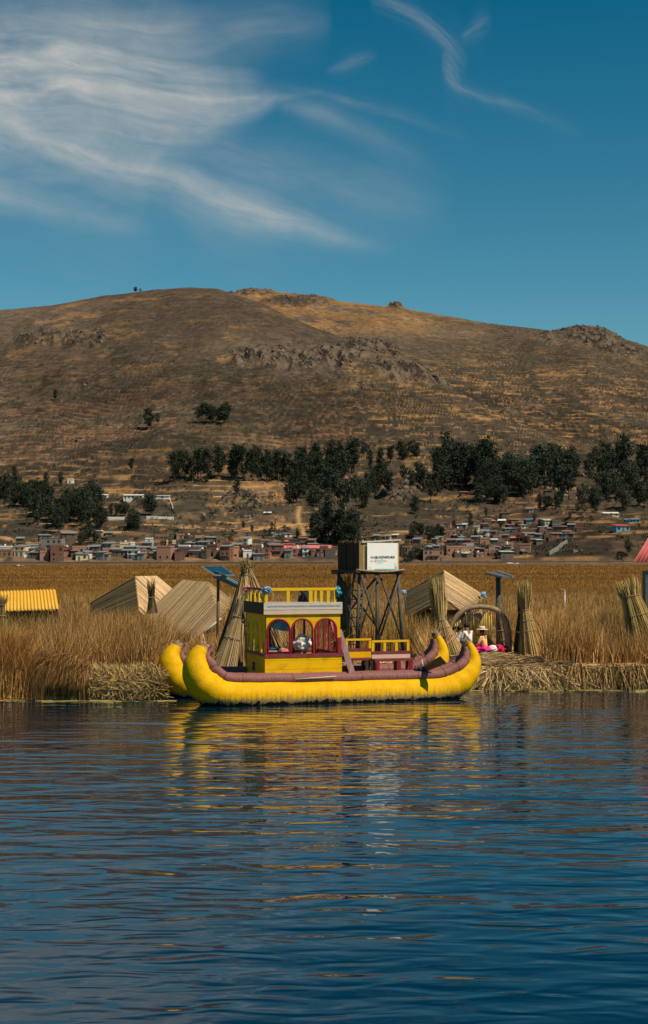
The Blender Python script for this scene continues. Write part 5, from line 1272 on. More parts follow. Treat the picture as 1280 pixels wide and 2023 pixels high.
def place_tree(px, py, hpx, kind=None, cl='grove', wide=1.0):
    kind = kind or rnd.choice(['tall', 'round', 'round', 'tall', 'wide'])
    p = on_hill(px, py); h_ = hpx / F * p.y
    v = rnd.randrange(4); tr, cr = PROTO[kind][v]
    name = 'bush' if kind == 'bush' else 'eucalyptus_tree'
    root = bpy.data.objects.new(name, None); COL.objects.link(root); root.location = p; root.rotation_euler.z = rnd.uniform(0, 6.28)
    root.scale = (h_ * wide * rnd.uniform(.72, 1.05), h_ * wide * rnd.uniform(.72, 1.05), h_)
    for src in (tr, cr):
        if (kind, v, src.name) not in used: c_ = src; used.add((kind, v, src.name))
        else: c_ = src.copy(); COL.objects.link(c_)
        c_.parent = root
    desc = {'tall': 'tall narrow dark tree', 'round': 'round dark tree', 'wide': 'broad dark tree', 'spindly': 'thin-stemmed dark tree', 'bush': 'low dark bush'}[kind]
    PENDING.append((root, desc, cl, px, 'bush' if kind == 'bush' else 'tree', 'trees ' + cl if kind != 'bush' else 'bushes ' + cl))
    return root
def grove(n, x0, x1, y0, y1, h0, h1, cl, kinds=None, slope=0.0):
    for i in range(n):
        px = x0 + (x1 - x0) * (i + rnd.random()) / n; py = rnd.uniform(y0, y1) + slope * (px - x0)
        place_tree(px, py, rnd.uniform(h0, h1), rnd.choice(kinds) if kinds else None, cl)
place_tree(266, 574, 11, 'wide', 'alone on the skyline of the hill'); place_tree(276, 575, 7, 'bush', 'alone on the skyline of the hill')
place_tree(292, 850, 40, 'tall', 'alone high on the left hillside', 1.3); place_tree(310, 843, 26, 'spindly', 'beside the lone tree high on the hillside', 1.2)
for px in (390, 398, 406, 415, 422, 433, 441, 450): place_tree(px, 838, rnd.uniform(30, 40), 'round' if px % 2 else 'spindly', 'in the short row high on the hillside', 1.1)
for px, py, h_ in ((258, 932, 24), (28, 945, 22), (90, 962, 26), (118, 960, 26), (180, 982, 36), (466, 978, 32), (108, 790, 20), (930, 1030, 16), (960, 1026, 18), (640, 1050, 20)): place_tree(px, py, h_, 'round', 'standing alone on the lower slope')
K1 = ['tall', 'tall', 'tall', 'spindly', 'round']
grove(13, 342, 512, 944, 952, 46, 72, 'in the long row above the terraces', K1)
grove(11, 505, 600, 946, 958, 44, 66, 'in the long row above the terraces', K1)
grove(18, 590, 700, 935, 965, 50, 72, 'in the dense middle grove', ['round', 'tall', 'tall', 'spindly'])
grove(20, 568, 730, 975, 1012, 42, 66, 'in the lower middle grove', ['round', 'tall', 'spindly', 'tall'])
grove(10, 618, 712, 1062, 1082, 52, 78, 'in the grove beside the sign tower', ['tall', 'spindly', 'round'])
grove(5, 716, 776, 905, 935, 30, 42, 'on the slope above the sign tower'); grove(6, 724, 778, 962, 985, 36, 52, 'on the slope above the sign tower'); grove(4, 776, 830, 905, 920, 26, 36, 'on the slope above the sign tower')
grove(8, 796, 872, 950, 1000, 36, 54, 'left of the big right grove', ['tall', 'round', 'spindly']); place_tree(818, 1014, 36, 'round', 'left of the big right grove')
grove(15, 856, 960, 948, 972, 68, 96, 'in the big right grove', K1 + ['round']); grove(9, 940, 1030, 955, 985, 60, 88, 'in the big right grove', K1 + ['wide'])
grove(13, 1020, 1130, 962, 992, 62, 88, 'in the right grove behind the yellow house', K1 + ['wide']); grove(5, 930, 1000, 985, 1000, 36, 48, 'in the big right grove')
grove(6, 1122, 1200, 945, 965, 48, 70, 'at the right end of the hillside woods', K1); grove(8, 1190, 1290, 940, 975, 55, 86, 'at the right end of the hillside woods', ['round', 'wide', 'tall'])
grove(12, 1150, 1295, 985, 1012, 44, 66, 'at the right end of the hillside woods', ['round', 'wide', 'tall']); grove(5, 1060, 1110, 1002, 1016, 24, 34, 'below the yellow house')
grove(9, 0, 70, 980, 1008, 36, 56, 'in the leftmost grove', ['wide', 'round']); grove(26, 70, 206, 1005, 1052, 40, 64, 'in the left grove above the town', ['round', 'tall', 'wide', 'tall', 'spindly']); grove(5, 150, 210, 1050, 1090, 24, 40, 'in the left grove above the town', ['round', 'wide'])
grove(5, 205, 250, 1012, 1035, 22, 32, 'around the white-walled compound', ['round']); grove(4, 252, 276, 1045, 1052, 34, 42, 'around the white-walled compound', ['spindly', 'round']); grove(3, 284, 302, 1012, 1020, 34, 44, 'around the white-walled compound', ['round', 'tall'])
grove(12, 780, 875, 1098, 1113, 18, 26, 'hedging the quay', ['round', 'bush']); grove(5, 950, 1000, 1085, 1112, 14, 22, 'hedging the quay', ['bush', 'round'])
grove(10, 812, 876, 1052, 1075, 16, 30, 'at the village edge', ['round', 'wide']); grove(10, 880, 1060, 1030, 1100, 10, 18, 'between the village houses', ['round', 'bush'])
grove(9, 200, 660, 1076, 1100, 10, 20, 'between the town houses', ['round', 'bush', 'wide']); grove(9, 440, 640, 1040, 1068, 14, 24, 'above the town roofs', ['bush', 'round']); grove(6, 340, 430, 1015, 1050, 8, 14, 'in the gully right of the compound', ['bush'])
place_tree(1240, 1100, 34, 'spindly', 'beside the pink-roofed pavilion', 1.2); place_tree(1226, 1106, 16, 'bush', 'beside the pink-roofed pavilion', 1.4)
grove(9, 452, 506, 985, 1012, 7, 13, 'on the dark rocky knoll', ['bush']); grove(6, 1120, 1180, 1008, 1030, 12, 20, 'below the right woods', ['bush', 'round'])
for kd in PROTO:
    for v, (a, b_) in enumerate(PROTO[kd]):
        for o in (a, b_):
            if o.parent is None: bpy.data.objects.remove(o)

# scattered scrub, too many to count
n = 5200; parts = []; r = np.random.default_rng(601); pts = []
px = r.uniform(-60, 1340, n); ee = r.uniform(0, 1, n) ** 1.3; py = 1100 - ee * 470
J = np.clip(np.searchsorted(cols, px - 640), 0, nc - 1); Ecol = (Z - H) / Y_ * F
for a, b_, j in zip(px, py, J):
    if fbm(np.array([a / 60]), np.array([b_ / 22]), 603, 3)[0] < .47 and r.random() < .75: continue
    i = int(np.argmax(Ecol[:, j] >= CY - b_))
    if Ecol[i, j] < CY - b_: continue
    pts.append((X_[i, j], Y_[i, j], Z[i, j]))
pts = np.array(pts); m_n = len(pts); kf = 14
sz = r.uniform(.5, 1.7, m_n) * (1 + .8 * sst(1050, 900, pts[:, 1]) * (r.random(m_n) < .4)) * (1 + .5 * (r.random(m_n) < .1)); d = r.normal(size=(m_n, kf, 3)) * np.array([.6, .6, .38]) * sz[:, None, None]; d[:, :, 2] = np.abs(d[:, :, 2])
cc = (pts[:, None, :] + d).reshape(-1, 3); T_ = r.normal(size=(len(cc), 3, 3)) * .42
V_ = (cc[:, None, :] + T_).reshape(-1, 3); cl = np.repeat(np.repeat(r.uniform(.8, 2.0, m_n), kf) * r.uniform(.7, 1.3, len(cc)), 3)[:, None] * np.array([1.1, 1, .9])
tag(np_mesh('shrubs', V_, tris=np.arange(len(V_)).reshape(-1, 3), col=cl, mat=M['leaf']), 'small dark scrub dotted over the hillside', kind='stuff')
# boulders
n = 1100; r = np.random.default_rng(611); V_ = []; T_ = []; C_ = []
bm = bmesh.new(); bmesh.ops.create_icosphere(bm, subdivisions=1, radius=1); bv = np.array([v.co[:] for v in bm.verts]); bf = np.array([[v.index for v in f.verts] for f in bm.faces]); bm.free()
cnt = 0; I, Jx = np.where(rock > .35); pick = r.choice(len(I), 1500); cand = [(I[k], Jx[k]) for k in pick]
for k in range(n):
    i = r.integers(60, 640); j = r.integers(100, nc - 100)
    if fbm(np.array([X_[i, j] / 50]), np.array([Y_[i, j] / 50]), 613, 3)[0] > .5: cand.append((i, j))
for i, j in cand:
    s_ = r.uniform(.5, 1.5) * (1.5 if rock[i, j] > .35 else .6); q_ = bv * (s_ * r.uniform(.6, 1.3, 3)) * (1 + r.normal(0, .16, (len(bv), 1))); a = r.uniform(0, 6.28); R_ = np.array([[math.cos(a), -math.sin(a), 0], [math.sin(a), math.cos(a), 0], [0, 0, 1]])
    V_.append(q_ @ R_ + np.array([X_[i, j], Y_[i, j], Z[i, j] + s_ * .1])); T_.append(bf + cnt); cnt += len(bv); C_.append(np.ones((len(bv), 3)) * np.array([.13, .105, .082]) * r.uniform(.4, 1.5))
tag(np_mesh('rocks', np.concatenate(V_), tris=np.concatenate(T_), col=np.concatenate(C_), mat=M['straw']), 'grey boulders strewn over the hillside outcrops', kind='stuff')

# ------------------------------------------------------------------ houses of the lakeside town
WALL = {
 'brick': [material('brick_wall', (.19, .085, .058), (.25, .12, .085), .9, .9), material('brick_wall', (.13, .06, .042), (.19, .09, .065), .9, .9)],
 'pale brick': [material('pale_brick_wall', (.30, .15, .105), (.36, .20, .14), .9, .9)],
 'adobe': [material('adobe_wall', (.15, .105, .07), (.20, .14, .10), .8, .95), material('adobe_wall', (.10, .07, .05), (.15, .11, .08), .8, .95)],
 'white': [material('whitewashed_wall', (.60, .60, .57), (.72, .72, .70), .6, .8)],
 'grey': [material('cement_wall', (.19, .175, .155), (.26, .24, .215), .8, .9)],
 'cream': [material('cream_wall', (.60, .48, .27), (.66, .55, .34), .8, .9)],
 'yellow': [material('yellow_wall', (.72, .60, .25), (.78, .66, .3), .8, .9)],
 'blue': [material('blue_wall', (.10, .30, .42), (.16, .38, .50), .8, .8)],
 'orange': [material('orange_wall', (.50, .27, .13), (.56, .32, .17), .8, .9)],
}
ROOF = {
 'grey tin': material('grey_tin_roof', (.22, .25, .26), (.36, .38, .38), 1, .45, metal=.3), 'pink tin': material('pink_tin_roof', (.55, .13, .13), (.62, .2, .19), .6, .6),
 'pale green tin': material('green_tin_roof', (.36, .50, .44), (.45, .58, .5), .6, .5), 'red tin': material('red_tin_roof', (.62, .07, .03), (.70, .1, .05), .6, .5),
 'flat': material('cement_roof', (.16, .14, .125), (.24, .21, .19), .8, .9), 'white': material('white_roof', (.66, .66, .63), (.76, .76, .74), .8, .6), 'blue tin': material('blue_tin_roof', (.05, .2, .34), (.08, .28, .42), .8, .5),
 'rusty tin': material('rusty_tin_roof', (.17, .09, .06), (.27, .16, .11), 1, .7)}
M['pane'] = material('dark_window', (.012, .014, .018), (.03, .035, .04), 2, .25)
M['wframe'] = material('window_frame', (.30, .26, .22), (.42, .38, .33), 3, .7)
M['door'] = material('metal_door', (.05, .09, .12), (.09, .14, .18), 2, .5)
M['tank'] = material('black_tank', (.02, .02, .022), (.04, .04, .04), 2, .4)
HN = [0]
def house(px, py, wpx, hpx, wall='brick', roof='flat', yaw=None, floors=None, zone='', depth=None, extra=None, note=''):
    """a house standing on the hillside at this spot; sizes in photo pixels are turned into metres there"""
    p = on_hill(px, py) if py < 1112 else Vector(((px - CX) / F * 801, 801, 1.0))
    if py >= 1112: p = Vector((p.x, p.y, 1.0))
    k_ = p.y / F; w = wpx * k_; h_ = hpx * k_; HN[0] += 1; rh = random.Random(HN[0] * 13)
    yaw = rh.uniform(-.32, .32) if yaw is None else yaw; d_ = depth or rh.uniform(6, 10); floors = floors or max(1, round(h_ / 2.9))
    root = empty('house', p, None, None); root.rotation_euler.z = yaw
    def mk(mb, nm, mat): 
        me = bpy.data.meshes.new(nm); me.from_pydata([tuple(v) for v in mb.v], [], mb.f); me.update(); return link(nm, me, root, mat)
    y0 = 0; mb = MB(); mb.box((0, d_ / 2, h_ / 2 - 2), (w, d_, h_ + 4))
    wm = rh.choice(WALL[wall]); mk(mb, 'wall', wm)
    if roof == 'flat':
        mb = MB(); mb.box((0, d_ / 2, h_ + .08), (w + .3, d_ + .3, .16)); mk(mb, 'roof', ROOF['flat'])
        mb = MB(); pm = rh.random()
        if pm < .75:
            for a, b_, cx_, cy_ in ((w, .18, 0, .1), (w, .18, 0, d_ - .1), (.18, d_, -w / 2 + .1, d_ / 2), (.18, d_, w / 2 - .1, d_ / 2)): mb.box((cx_, cy_, h_ + .165 + .4), (a - .004 * (a < b_), b_ - .4 * (a < b_), .8))
            mk(mb, 'parapet', wm)
        mb = MB()
        for cx_ in np.linspace(-w / 2 + .3, w / 2 - .3, max(2, int(w / 3))):
            if rh.random() < .7: mb.bar((cx_, .4, h_ + .17), (cx_, .4, h_ + .17 + rh.uniform(1.0, 1.7)), .25)
        if mb.v: mk(mb, 'rooftop_column', wm)
        if rh.random() < .4:
            mb = MB(); cx_ = rh.uniform(-w * .3, w * .3); mb.tube([(cx_, d_ * .4, h_ + .17), (cx_, d_ * .4, h_ + 1.5), (cx_, d_ * .4, h_ + 1.8)], [.6, .6, .2], 10); mk(mb, 'water_tank', M['tank'] if rh.random() < .6 else ROOF['white'])
    elif roof.endswith('gable') :
        rm = ROOF[roof[:-6]]; rs_ = min(1.6, w * .22); mb = MB()
        A = [Vector((-w / 2 - .3, -.35, h_)), Vector((w / 2 + .3, -.35, h_)), Vector((w / 2 + .3, d_ / 2, h_ + rs_)), Vector((-w / 2 - .3, d_ / 2, h_ + rs_)), Vector((w / 2 + .3, d_ + .35, h_)), Vector((-w / 2 - .3, d_ + .35, h_))]
        mb.slab([A[0], A[1], A[2], A[3]], .1); mb.slab([A[3], A[2], A[4], A[5]], .1); mk(mb, 'roof', rm)
        mb = MB()
        for sx in (-1, 1): mb.add([(sx * w / 2, 0, h_ - .1), (sx * w / 2, d_, h_ - .1), (sx * w / 2, d_ / 2, h_ + rs_ - .12), (sx * (w / 2 - .2), 0, h_ - .1), (sx * (w / 2 - .2), d_, h_ - .1), (sx * (w / 2 - .2), d_ / 2, h_ + rs_ - .12)], [(0, 1, 2), (3, 5, 4), (0, 3, 4, 1), (1, 4, 5, 2), (2, 5, 3, 0)])
        mk(mb, 'gable_end', wm)
    else:
        rm = ROOF[roof]; mb = MB(); t_ = rh.uniform(.5, 1.2)
        mb.slab([Vector((-w / 2 - .4, -.6, h_ + .12)), Vector((w / 2 + .4, -.6, h_ + .12)), Vector((w / 2 + .4, d_ + .3, h_ + .12 + t_)), Vector((-w / 2 - .4, d_ + .3, h_ + .12 + t_))], .1); mk(mb, 'roof', rm)
    # openings
    fh = h_ / floors; nw = max(1, int(w / 2.6))
    for fl in range(floors):
        for i in range(nw):
            cx_ = -w / 2 + w * (i + .5) / nw + rh.uniform(-.2, .2); zc = fh * (fl + .55)
            if fl == 0 and i == rh.randrange(nw):
                mb = MB(); mb.box((cx_, -.02, 1.05), (1.0, .10, 2.1)); mk(mb, 'door', M['door']); continue
            if rh.random() < .18: continue
            ww, wh = rh.uniform(.9, 1.5), min(fh * .5, rh.uniform(1.0, 1.4))
            mb = MB(); mb.box((cx_, -.005, zc), (ww + .22, .05, wh + .22)); mb.box((cx_, -.05, zc - wh / 2 - .08), (ww + .3, .16, .08)); fr_ = mk(mb, 'window', M['wframe'] if rh.random() < .5 else wm)
            mb = MB(); mb.box((cx_, -.025, zc), (ww, .03, wh)); pn_ = mk(mb, 'pane', M['pane']); pn_.parent = fr_
    if rh.random() < .55 and floors > 1:
        mb = MB(); mb.box((rh.uniform(-.1, .1) * w, -.5, fh + .02), (w * rh.uniform(.5, .9), 1.0, .14)); mk(mb, 'balcony', ROOF['flat'])
    if extra: extra(mk, w, d_, h_)
    sd = {1: 'one-storey', 2: 'two-storey', 3: 'three-storey', 4: 'four-storey'}[min(4, floors)]
    rd = {'flat': 'flat roof', 'white': 'white roof'}.get(roof, roof.replace(' gable', '') + ' roof')
    PENDING.append((root, note or f'{sd} {wall} house with {rd}', zone, px, 'house', 'houses of the lakeside town'))
    return root
Zs = 'on the quay at the left'
for a in [(4, 1116, 40, 26, 'pale brick', 'flat'), (38, 1116, 30, 14, 'grey', 'grey tin'), (36, 1098, 24, 18, 'cream', 'grey tin'), (62, 1116, 26, 24, 'grey', 'flat'), (86, 1116, 26, 28, 'brick', 'flat'), (112, 1110, 26, 30, 'brick', 'flat'), (132, 1116, 22, 30, 'adobe', 'flat'),
          (155, 1116, 24, 32, 'pale brick', 'flat'), (176, 1114, 18, 24, 'brick', 'flat'), (196, 1116, 22, 22, 'brick', 'grey tin'), (214, 1116, 22, 28, 'pale brick', 'flat'), (236, 1116, 26, 18, 'brick', 'grey tin'), (258, 1116, 20, 18, 'adobe', 'grey tin')]: house(*a, zone=Zs)
Zs = 'on the quay below the terraces'
for a in [(278, 1116, 18, 26, 'pale brick', 'flat'), (300, 1116, 28, 13, 'adobe', 'flat'), (322, 1110, 28, 26, 'pale brick', 'flat'), (345, 1116, 26, 22, 'brick', 'flat'), (372, 1116, 44, 30, 'adobe', 'flat'), (402, 1112, 18, 26, 'brick', 'flat'), (424, 1116, 22, 24, 'pale brick', 'flat'), (443, 1110, 20, 28, 'brick', 'grey tin')]: house(*a, zone=Zs)
Zs = 'on the quay behind the boat cabin'
for a in [(460, 1112, 22, 32, 'orange', 'flat'), (480, 1116, 22, 24, 'brick', 'flat'), (500, 1116, 24, 20, 'adobe', 'grey tin'), (520, 1106, 24, 22, 'brick', 'flat'), (548, 1116, 40, 12, 'adobe', 'flat'), (545, 1100, 28, 22, 'brick', 'rusty tin'), (582, 1116, 30, 30, 'brick', 'flat'), (612, 1116, 18, 26, 'pale brick', 'flat'), (630, 1116, 26, 22, 'brick', 'flat'), (652, 1112, 20, 22, 'cream', 'rusty tin')]: house(*a, zone=Zs)
Zs = 'in the second row of the town'
for a in [(18, 1096, 22, 16, 'brick', 'flat'), (64, 1092, 20, 14, 'adobe', 'grey tin'), (100, 1090, 42, 26, 'grey', 'flat'), (135, 1082, 26, 26, 'adobe', 'grey tin'), (88, 1084, 22, 24, 'adobe', 'grey tin'), (118, 1100, 30, 14, 'pale brick', 'pink tin'), (205, 1098, 20, 10, 'grey', 'grey tin'), (240, 1100, 34, 12, 'adobe', 'grey tin'), (285, 1096, 24, 14, 'adobe', 'grey tin'),
          (306, 1094, 30, 10, 'grey', 'grey tin'), (340, 1088, 24, 10, 'adobe', 'flat'), (366, 1096, 34, 9, 'adobe', 'white'), (392, 1092, 20, 12, 'brick', 'grey tin'), (418, 1092, 22, 14, 'brick', 'flat'), (430, 1078, 22, 8, 'grey', 'grey tin'), (455, 1082, 18, 10, 'orange', 'flat'), (486, 1094, 22, 14, 'brick', 'flat'), (508, 1092, 20, 12, 'adobe', 'flat'), (528, 1084, 26, 12, 'grey', 'flat'),
          (355, 1066, 16, 7, 'pale brick', 'flat'), (368, 1066, 9, 5, 'brick', 'flat'), (214, 1060, 14, 6, 'grey', 'grey tin'), (196, 1056, 12, 5, 'grey', 'white'), (570, 1090, 22, 14, 'adobe', 'rusty tin'), (642, 1098, 26, 12, 'adobe', 'rusty tin'), (660, 1096, 14, 12, 'pale brick', 'flat'), (530, 1060, 12, 5, 'adobe', 'grey tin')]: house(*a, zone=Zs)
house(571, 1096, 50, 12, 'brick', 'pink tin gable', .05, 1, 'above the quay', note='long brick building with a pink tin roof, the left of two')
house(626, 1096, 54, 13, 'brick', 'pink tin gable', .05, 1, 'above the quay', note='long brick building with a pink tin roof, the right of two')
house(569, 1063, 16, 6, 'white', 'grey tin', .3, 1, 'above the pink-roofed buildings', note='small white house with grey tin roof'); house(550, 1062, 12, 4, 'white', 'grey tin', 0, 1, 'left of the small white house above the pink roofs', note='tiny white shed')
house(573, 1078, 20, 6, 'brick', 'pink tin gable', .1, 1, 'just above the long pink roofs', note='small brick house with pink tin roof')
house(489, 1024, 12, 3, 'white', 'grey tin', 0, 1, 'on the terraces in the middle', note='tiny pale hut with a low roof'); house(528, 1022, 14, 4, 'adobe', 'white', 0, 1, 'on the terraces in the middle', note='tiny adobe hut with a white roof')
rf_ = random.Random(5)
for k in range(84):
    px_ = 6 + 650 * (k + rf_.random()) / 84; py_ = rf_.choice([1084, 1090, 1096, 1102, 1107]) + rf_.uniform(-3, 3)
    house(px_, py_, rf_.uniform(12, 24), rf_.uniform(9, 18), rf_.choice(['brick', 'brick', 'adobe', 'pale brick', 'adobe', 'grey', 'brick', 'cream', 'white']), rf_.choice(['flat', 'flat', 'grey tin', 'rusty tin', 'grey tin']), zone='crowded behind the quay row', depth=6)
Zs = 'on the quay right of the sign tower'
for a in [(802, 1114, 18, 32, 'pale brick', 'flat'), (856, 1110, 40, 22, 'pale brick', 'flat'), (909, 1114, 56, 32, 'pale brick', 'flat'), (970, 1114, 26, 26, 'pale brick', 'flat'), (972, 1096, 13, 16, 'pale brick', 'flat'), (1001, 1106, 26, 14, 'adobe', 'pale green tin')]: house(*a, zone=Zs, depth=7)
Zs = 'in the village on the right slope'
rv = random.Random(33)
vil = [(742, 1068, 12, 6, 'adobe', 'grey tin'), (765, 1067, 12, 6, 'cream', 'grey tin'), (779, 1064, 10, 6, 'adobe', 'white'), (821, 1074, 16, 8, 'adobe', 'grey tin'), (883, 1044, 14, 9, 'pale brick', 'flat'), (890, 1060, 18, 9, 'pale brick', 'flat'), (905, 1056, 18, 8, 'adobe', 'flat'), (940, 1052, 10, 10, 'cream', 'grey tin'), (957, 1058, 16, 7, 'white', 'grey tin'), (868, 1056, 12, 8, 'pale brick', 'flat'),
       (968, 1036, 18, 6, 'adobe', 'pink tin'), (990, 1038, 14, 8, 'adobe', 'white'), (1014, 1036, 20, 7, 'grey', 'grey tin'), (1012, 1044, 18, 6, 'adobe', 'pink tin'), (1008, 1054, 24, 6, 'grey', 'grey tin'), (1003, 1064, 22, 9, 'brick', 'flat'), (956, 1078, 18, 12, 'pale brick', 'flat'), (937, 1070, 14, 9, 'adobe', 'grey tin'), (982, 1070, 18, 9, 'brick', 'flat'), (1040, 1044, 26, 6, 'cream', 'grey tin'),
       (1047, 1034, 16, 6, 'grey', 'blue tin'), (1048, 1062, 26, 7, 'adobe', 'grey tin'), (1017, 1070, 18, 7, 'adobe', 'pink tin'), (1038, 1078, 16, 14, 'brick', 'flat'), (1034, 1092, 26, 15, 'pale brick', 'flat'), (1066, 1076, 14, 9, 'adobe', 'pale green tin'), (1084, 1040, 18, 9, 'cream', 'pale green tin'), (1106, 1050, 26, 8, 'adobe', 'rusty tin'), (1076, 1034, 14, 6, 'blue', 'blue tin'), (1128, 1046, 14, 7, 'adobe', 'grey tin'),
       (1100, 1062, 20, 7, 'adobe', 'rusty tin'), (1072, 1056, 16, 7, 'brick', 'flat'), (1022, 1094, 10, 12, 'adobe', 'flat'), (980, 1090, 14, 9, 'adobe', 'grey tin'), (925, 1084, 18, 8, 'adobe', 'rusty tin'), (948, 1092, 18, 8, 'brick', 'grey tin'), (870, 1086, 16, 9, 'pale brick', 'flat'), (845, 1090, 14, 8, 'adobe', 'grey tin'), (890, 1078, 18, 7, 'adobe', 'rusty tin'), (912, 1068, 12, 6, 'brick', 'grey tin'), (1090, 1070, 16, 6, 'brick', 'flat'), (960, 1046, 14, 6, 'adobe', 'rusty tin'), (930, 1040, 12, 5, 'adobe', 'grey tin'), (1145, 1050, 12, 6, 'brick', 'flat')]
for k in range(80):
    px_ = rv.uniform(800, 1130); py_ = rv.uniform(1036, 1106)
    if px_ > 1070 and py_ > 1072: continue
    if px_ < 900 and py_ < 1066: continue
    vil.append((px_, py_, rv.uniform(9, 18), rv.uniform(5, 10), rv.choice(['adobe', 'brick', 'pale brick', 'adobe', 'grey', 'brick']), rv.choice(['grey tin', 'rusty tin', 'flat', 'grey tin', 'flat', 'pale green tin'])))
for a in vil: house(*a, zone=Zs, depth=rv.uniform(4, 7))
house(918, 982, 16, 7, 'brick', 'rusty tin', zone='on the slope under the big grove', note='small brick hut with rusty roof'); house(846, 980, 14, 8, 'grey', 'grey tin', zone='left of the big right grove', note='small grey shed')
house(1097, 971, 14, 8, 'yellow', 'grey tin', -.1, 1, 'in front of the right grove', note='small yellow house with a row of windows'); house(1114, 978, 18, 6, 'cream', 'white', 0, 1, 'just right of the small yellow house', note='low cream house with white roof'); house(1083, 978, 14, 8, 'adobe', 'rusty tin', 0, 1, 'just left of the small yellow house', note='adobe hut with rusty roof')
house(1207, 1022, 30, 5, 'cream', 'white', 0, 1, 'under the right woods', note='long low cream building with white roof'); house(1255, 1034, 16, 6, 'blue', 'grey tin', 0, 1, 'above the red-roofed house', note='small blue house'); house(1241, 1034, 10, 4, 'blue', 'blue tin', 0, 1, 'left of the small blue house', note='tiny blue shed')
house(1230, 1050, 28, 11, 'blue', 'red tin', .15, 1, 'on the right slope', note='blue-walled house with a bright red tin roof'); house(1276, 962, 12, 8, 'white', 'white', 0, 1, 'at the right edge below the woods', note='small white house')
house(1048, 1014, 9, 7, 'grey', 'grey tin', zone='above the village', note='small grey hut'); house(998, 1020, 16, 5, 'adobe', 'rusty tin', zone='above the village', note='low adobe hut with rusty roof')
house(1142, 1112, 28, 24, 'pale brick', 'flat', .75, 1, 'alone at the quay right of the village', note='tall bare brick house with one shaded side', depth=6)
house(102, 913, 11, 4, 'grey', 'flat', 0, 1, 'high on the left slope', note='small grey hut'); house(158, 875, 11, 5, 'grey', 'grey tin', 0, 1, 'highest on the left slope', note='small grey hut'); house(137, 956, 10, 7, 'white', 'flat', 0, 1, 'among the trees on the left slope', note='tiny whitewashed hut'); house(92, 968, 8, 9, 'adobe', 'flat', 0, 1, 'among the trees on the left slope', note='narrow adobe hut')
# white-walled compound
for a, nt_ in (((199, 989, 22, 7), 'the leftmost of the white compound'), ((262, 989, 38, 7), 'the middle one of the white compound'), ((316, 987, 36, 6), 'the right one of the white compound'), ((176, 983, 8, 5), 'half hidden by trees left of the compound')):
    house(*a, 'white', 'white', 0, 1, '', depth=7, note='long whitewashed building with white roof, ' + nt_)
def wall_run(name, pts, h_, t_, mat, label, cat='wall'):
    G_ = [on_hill(*p) for p in pts]; root = empty(name, G_[0], label, cat); 
    for i, (a, b_) in enumerate(zip(G_[:-1], G_[1:])):
        mb = MB(); n_ = max(2, int((b_ - a).length / 4))
        d = (b_ - a); d.z = 0; nrm = Vector((-d.y, d.x, 0)).normalized() * t_ / 2; vs = []
        for k2 in range(n_ + 1):
            p = a.lerp(b_, k2 / n_)
            vs += [p - nrm - Vector((0, 0, 2)), p + nrm - Vector((0, 0, 2)), p + nrm + Vector((0, 0, h_)), p - nrm + Vector((0, 0, h_))]
        fs = [(k2 * 4 + q_, k2 * 4 + (q_ + 1) % 4, k2 * 4 + 4 + (q_ + 1) % 4, k2 * 4 + 4 + q_) for k2 in range(n_) for q_ in range(4)] + [(0, 1, 2, 3), tuple(n_ * 4 + q_ for q_ in (3, 2, 1, 0))]
        mb.add(vs, fs); mb.build('wall_panel', mat, root)
    return root
wall_run('compound_wall', [(208, 1028), (246, 1028), (288, 1030), (343, 1028)], 2.0, .35, WALL['white'][0], 'white wall along the front of the hillside compound')
wall_run('compound_wall', [(334, 990), (341, 1006), (340, 1014)], 1.5, .35, WALL['white'][0], 'white wall down the right side of the hillside compound')
wall_run('stepped_wall', [(1084, 1100), (1092, 1094), (1100, 1089), (1108, 1082), (1119, 1075)], 2.4, .5, WALL['grey'][0], 'pale grey wall climbing the bank beside the bare brick house')
wall_run('quay_wall', [(-60, 1113.5), (300, 1113.5), (660, 1113.5)], .8, .5, WALL['adobe'][1], 'low brown quay wall before the town')
wall_run('quay_wall', [(790, 1112.5), (1000, 1112.5), (1300, 1112.0)], .5, .5, WALL['adobe'][1], 'low grey quay wall before the right village')
# tarp, awnings, vans and boats at the quay
mb = MB(); c_ = Vector(((60 - CX) / F * 797, 797, 4.6)); vs = [c_ + Vector((x * 3.1, 0 + .4 * math.cos(x * 1.5), z * 1.3 - .5 * (1 - x * x) * (z < 0) + .2 * x)) for z in (-1, 0, 1) for x in np.linspace(-1, 1, 9)]
mb.add(vs, [(j * 9 + i, j * 9 + i + 1, j * 9 + i + 10, j * 9 + i + 9) for j in range(2) for i in range(8)], True)
for sx in (-3.1, 3.1): mb.tube([c_ + Vector((sx, .1, -4.2)), c_ + Vector((sx, .1, 1.3))], .08, 5)
tag(mb.build('white_canopy', M['white']), 'big white sheet hung between two poles on the left quay', 'canopy')
def awning(px, w, mat, label):
    c_ = Vector(((px - CX) / F * 796, 796, .9)); root = empty('awning', c_, label, 'awning', 'market awnings on the quay')
    mb = MB(); mb.slab([c_ + Vector((-w, -1, 2.0)), c_ + Vector((w, -1, 2.0)), c_ + Vector((w, 1, 2.5)), c_ + Vector((-w, 1, 2.5))], .06); mb.build('sheet', mat, root)
    for sx in (-w + .1, w - .1):
        for sy in (-.9, .9): mb = MB(); mb.tube([c_ + Vector((sx, sy, -.3)), c_ + Vector((sx, sy, 2.1))], .05, 5); mb.build('pole', M['darkwood'], root)
awning(28, 1.6, M['cyan'], 'bright blue awning leftmost on the quay'); awning(148, 1.5, M['tarp'], 'light blue awning in front of the brick houses'); awning(137, .9, M['white'], 'small white awning left of the light blue one'); awning(176, .8, M['pink'], 'small red and white awning on the left quay'); awning(266, 1.6, M['tarp'], 'light blue awning below the terraces')
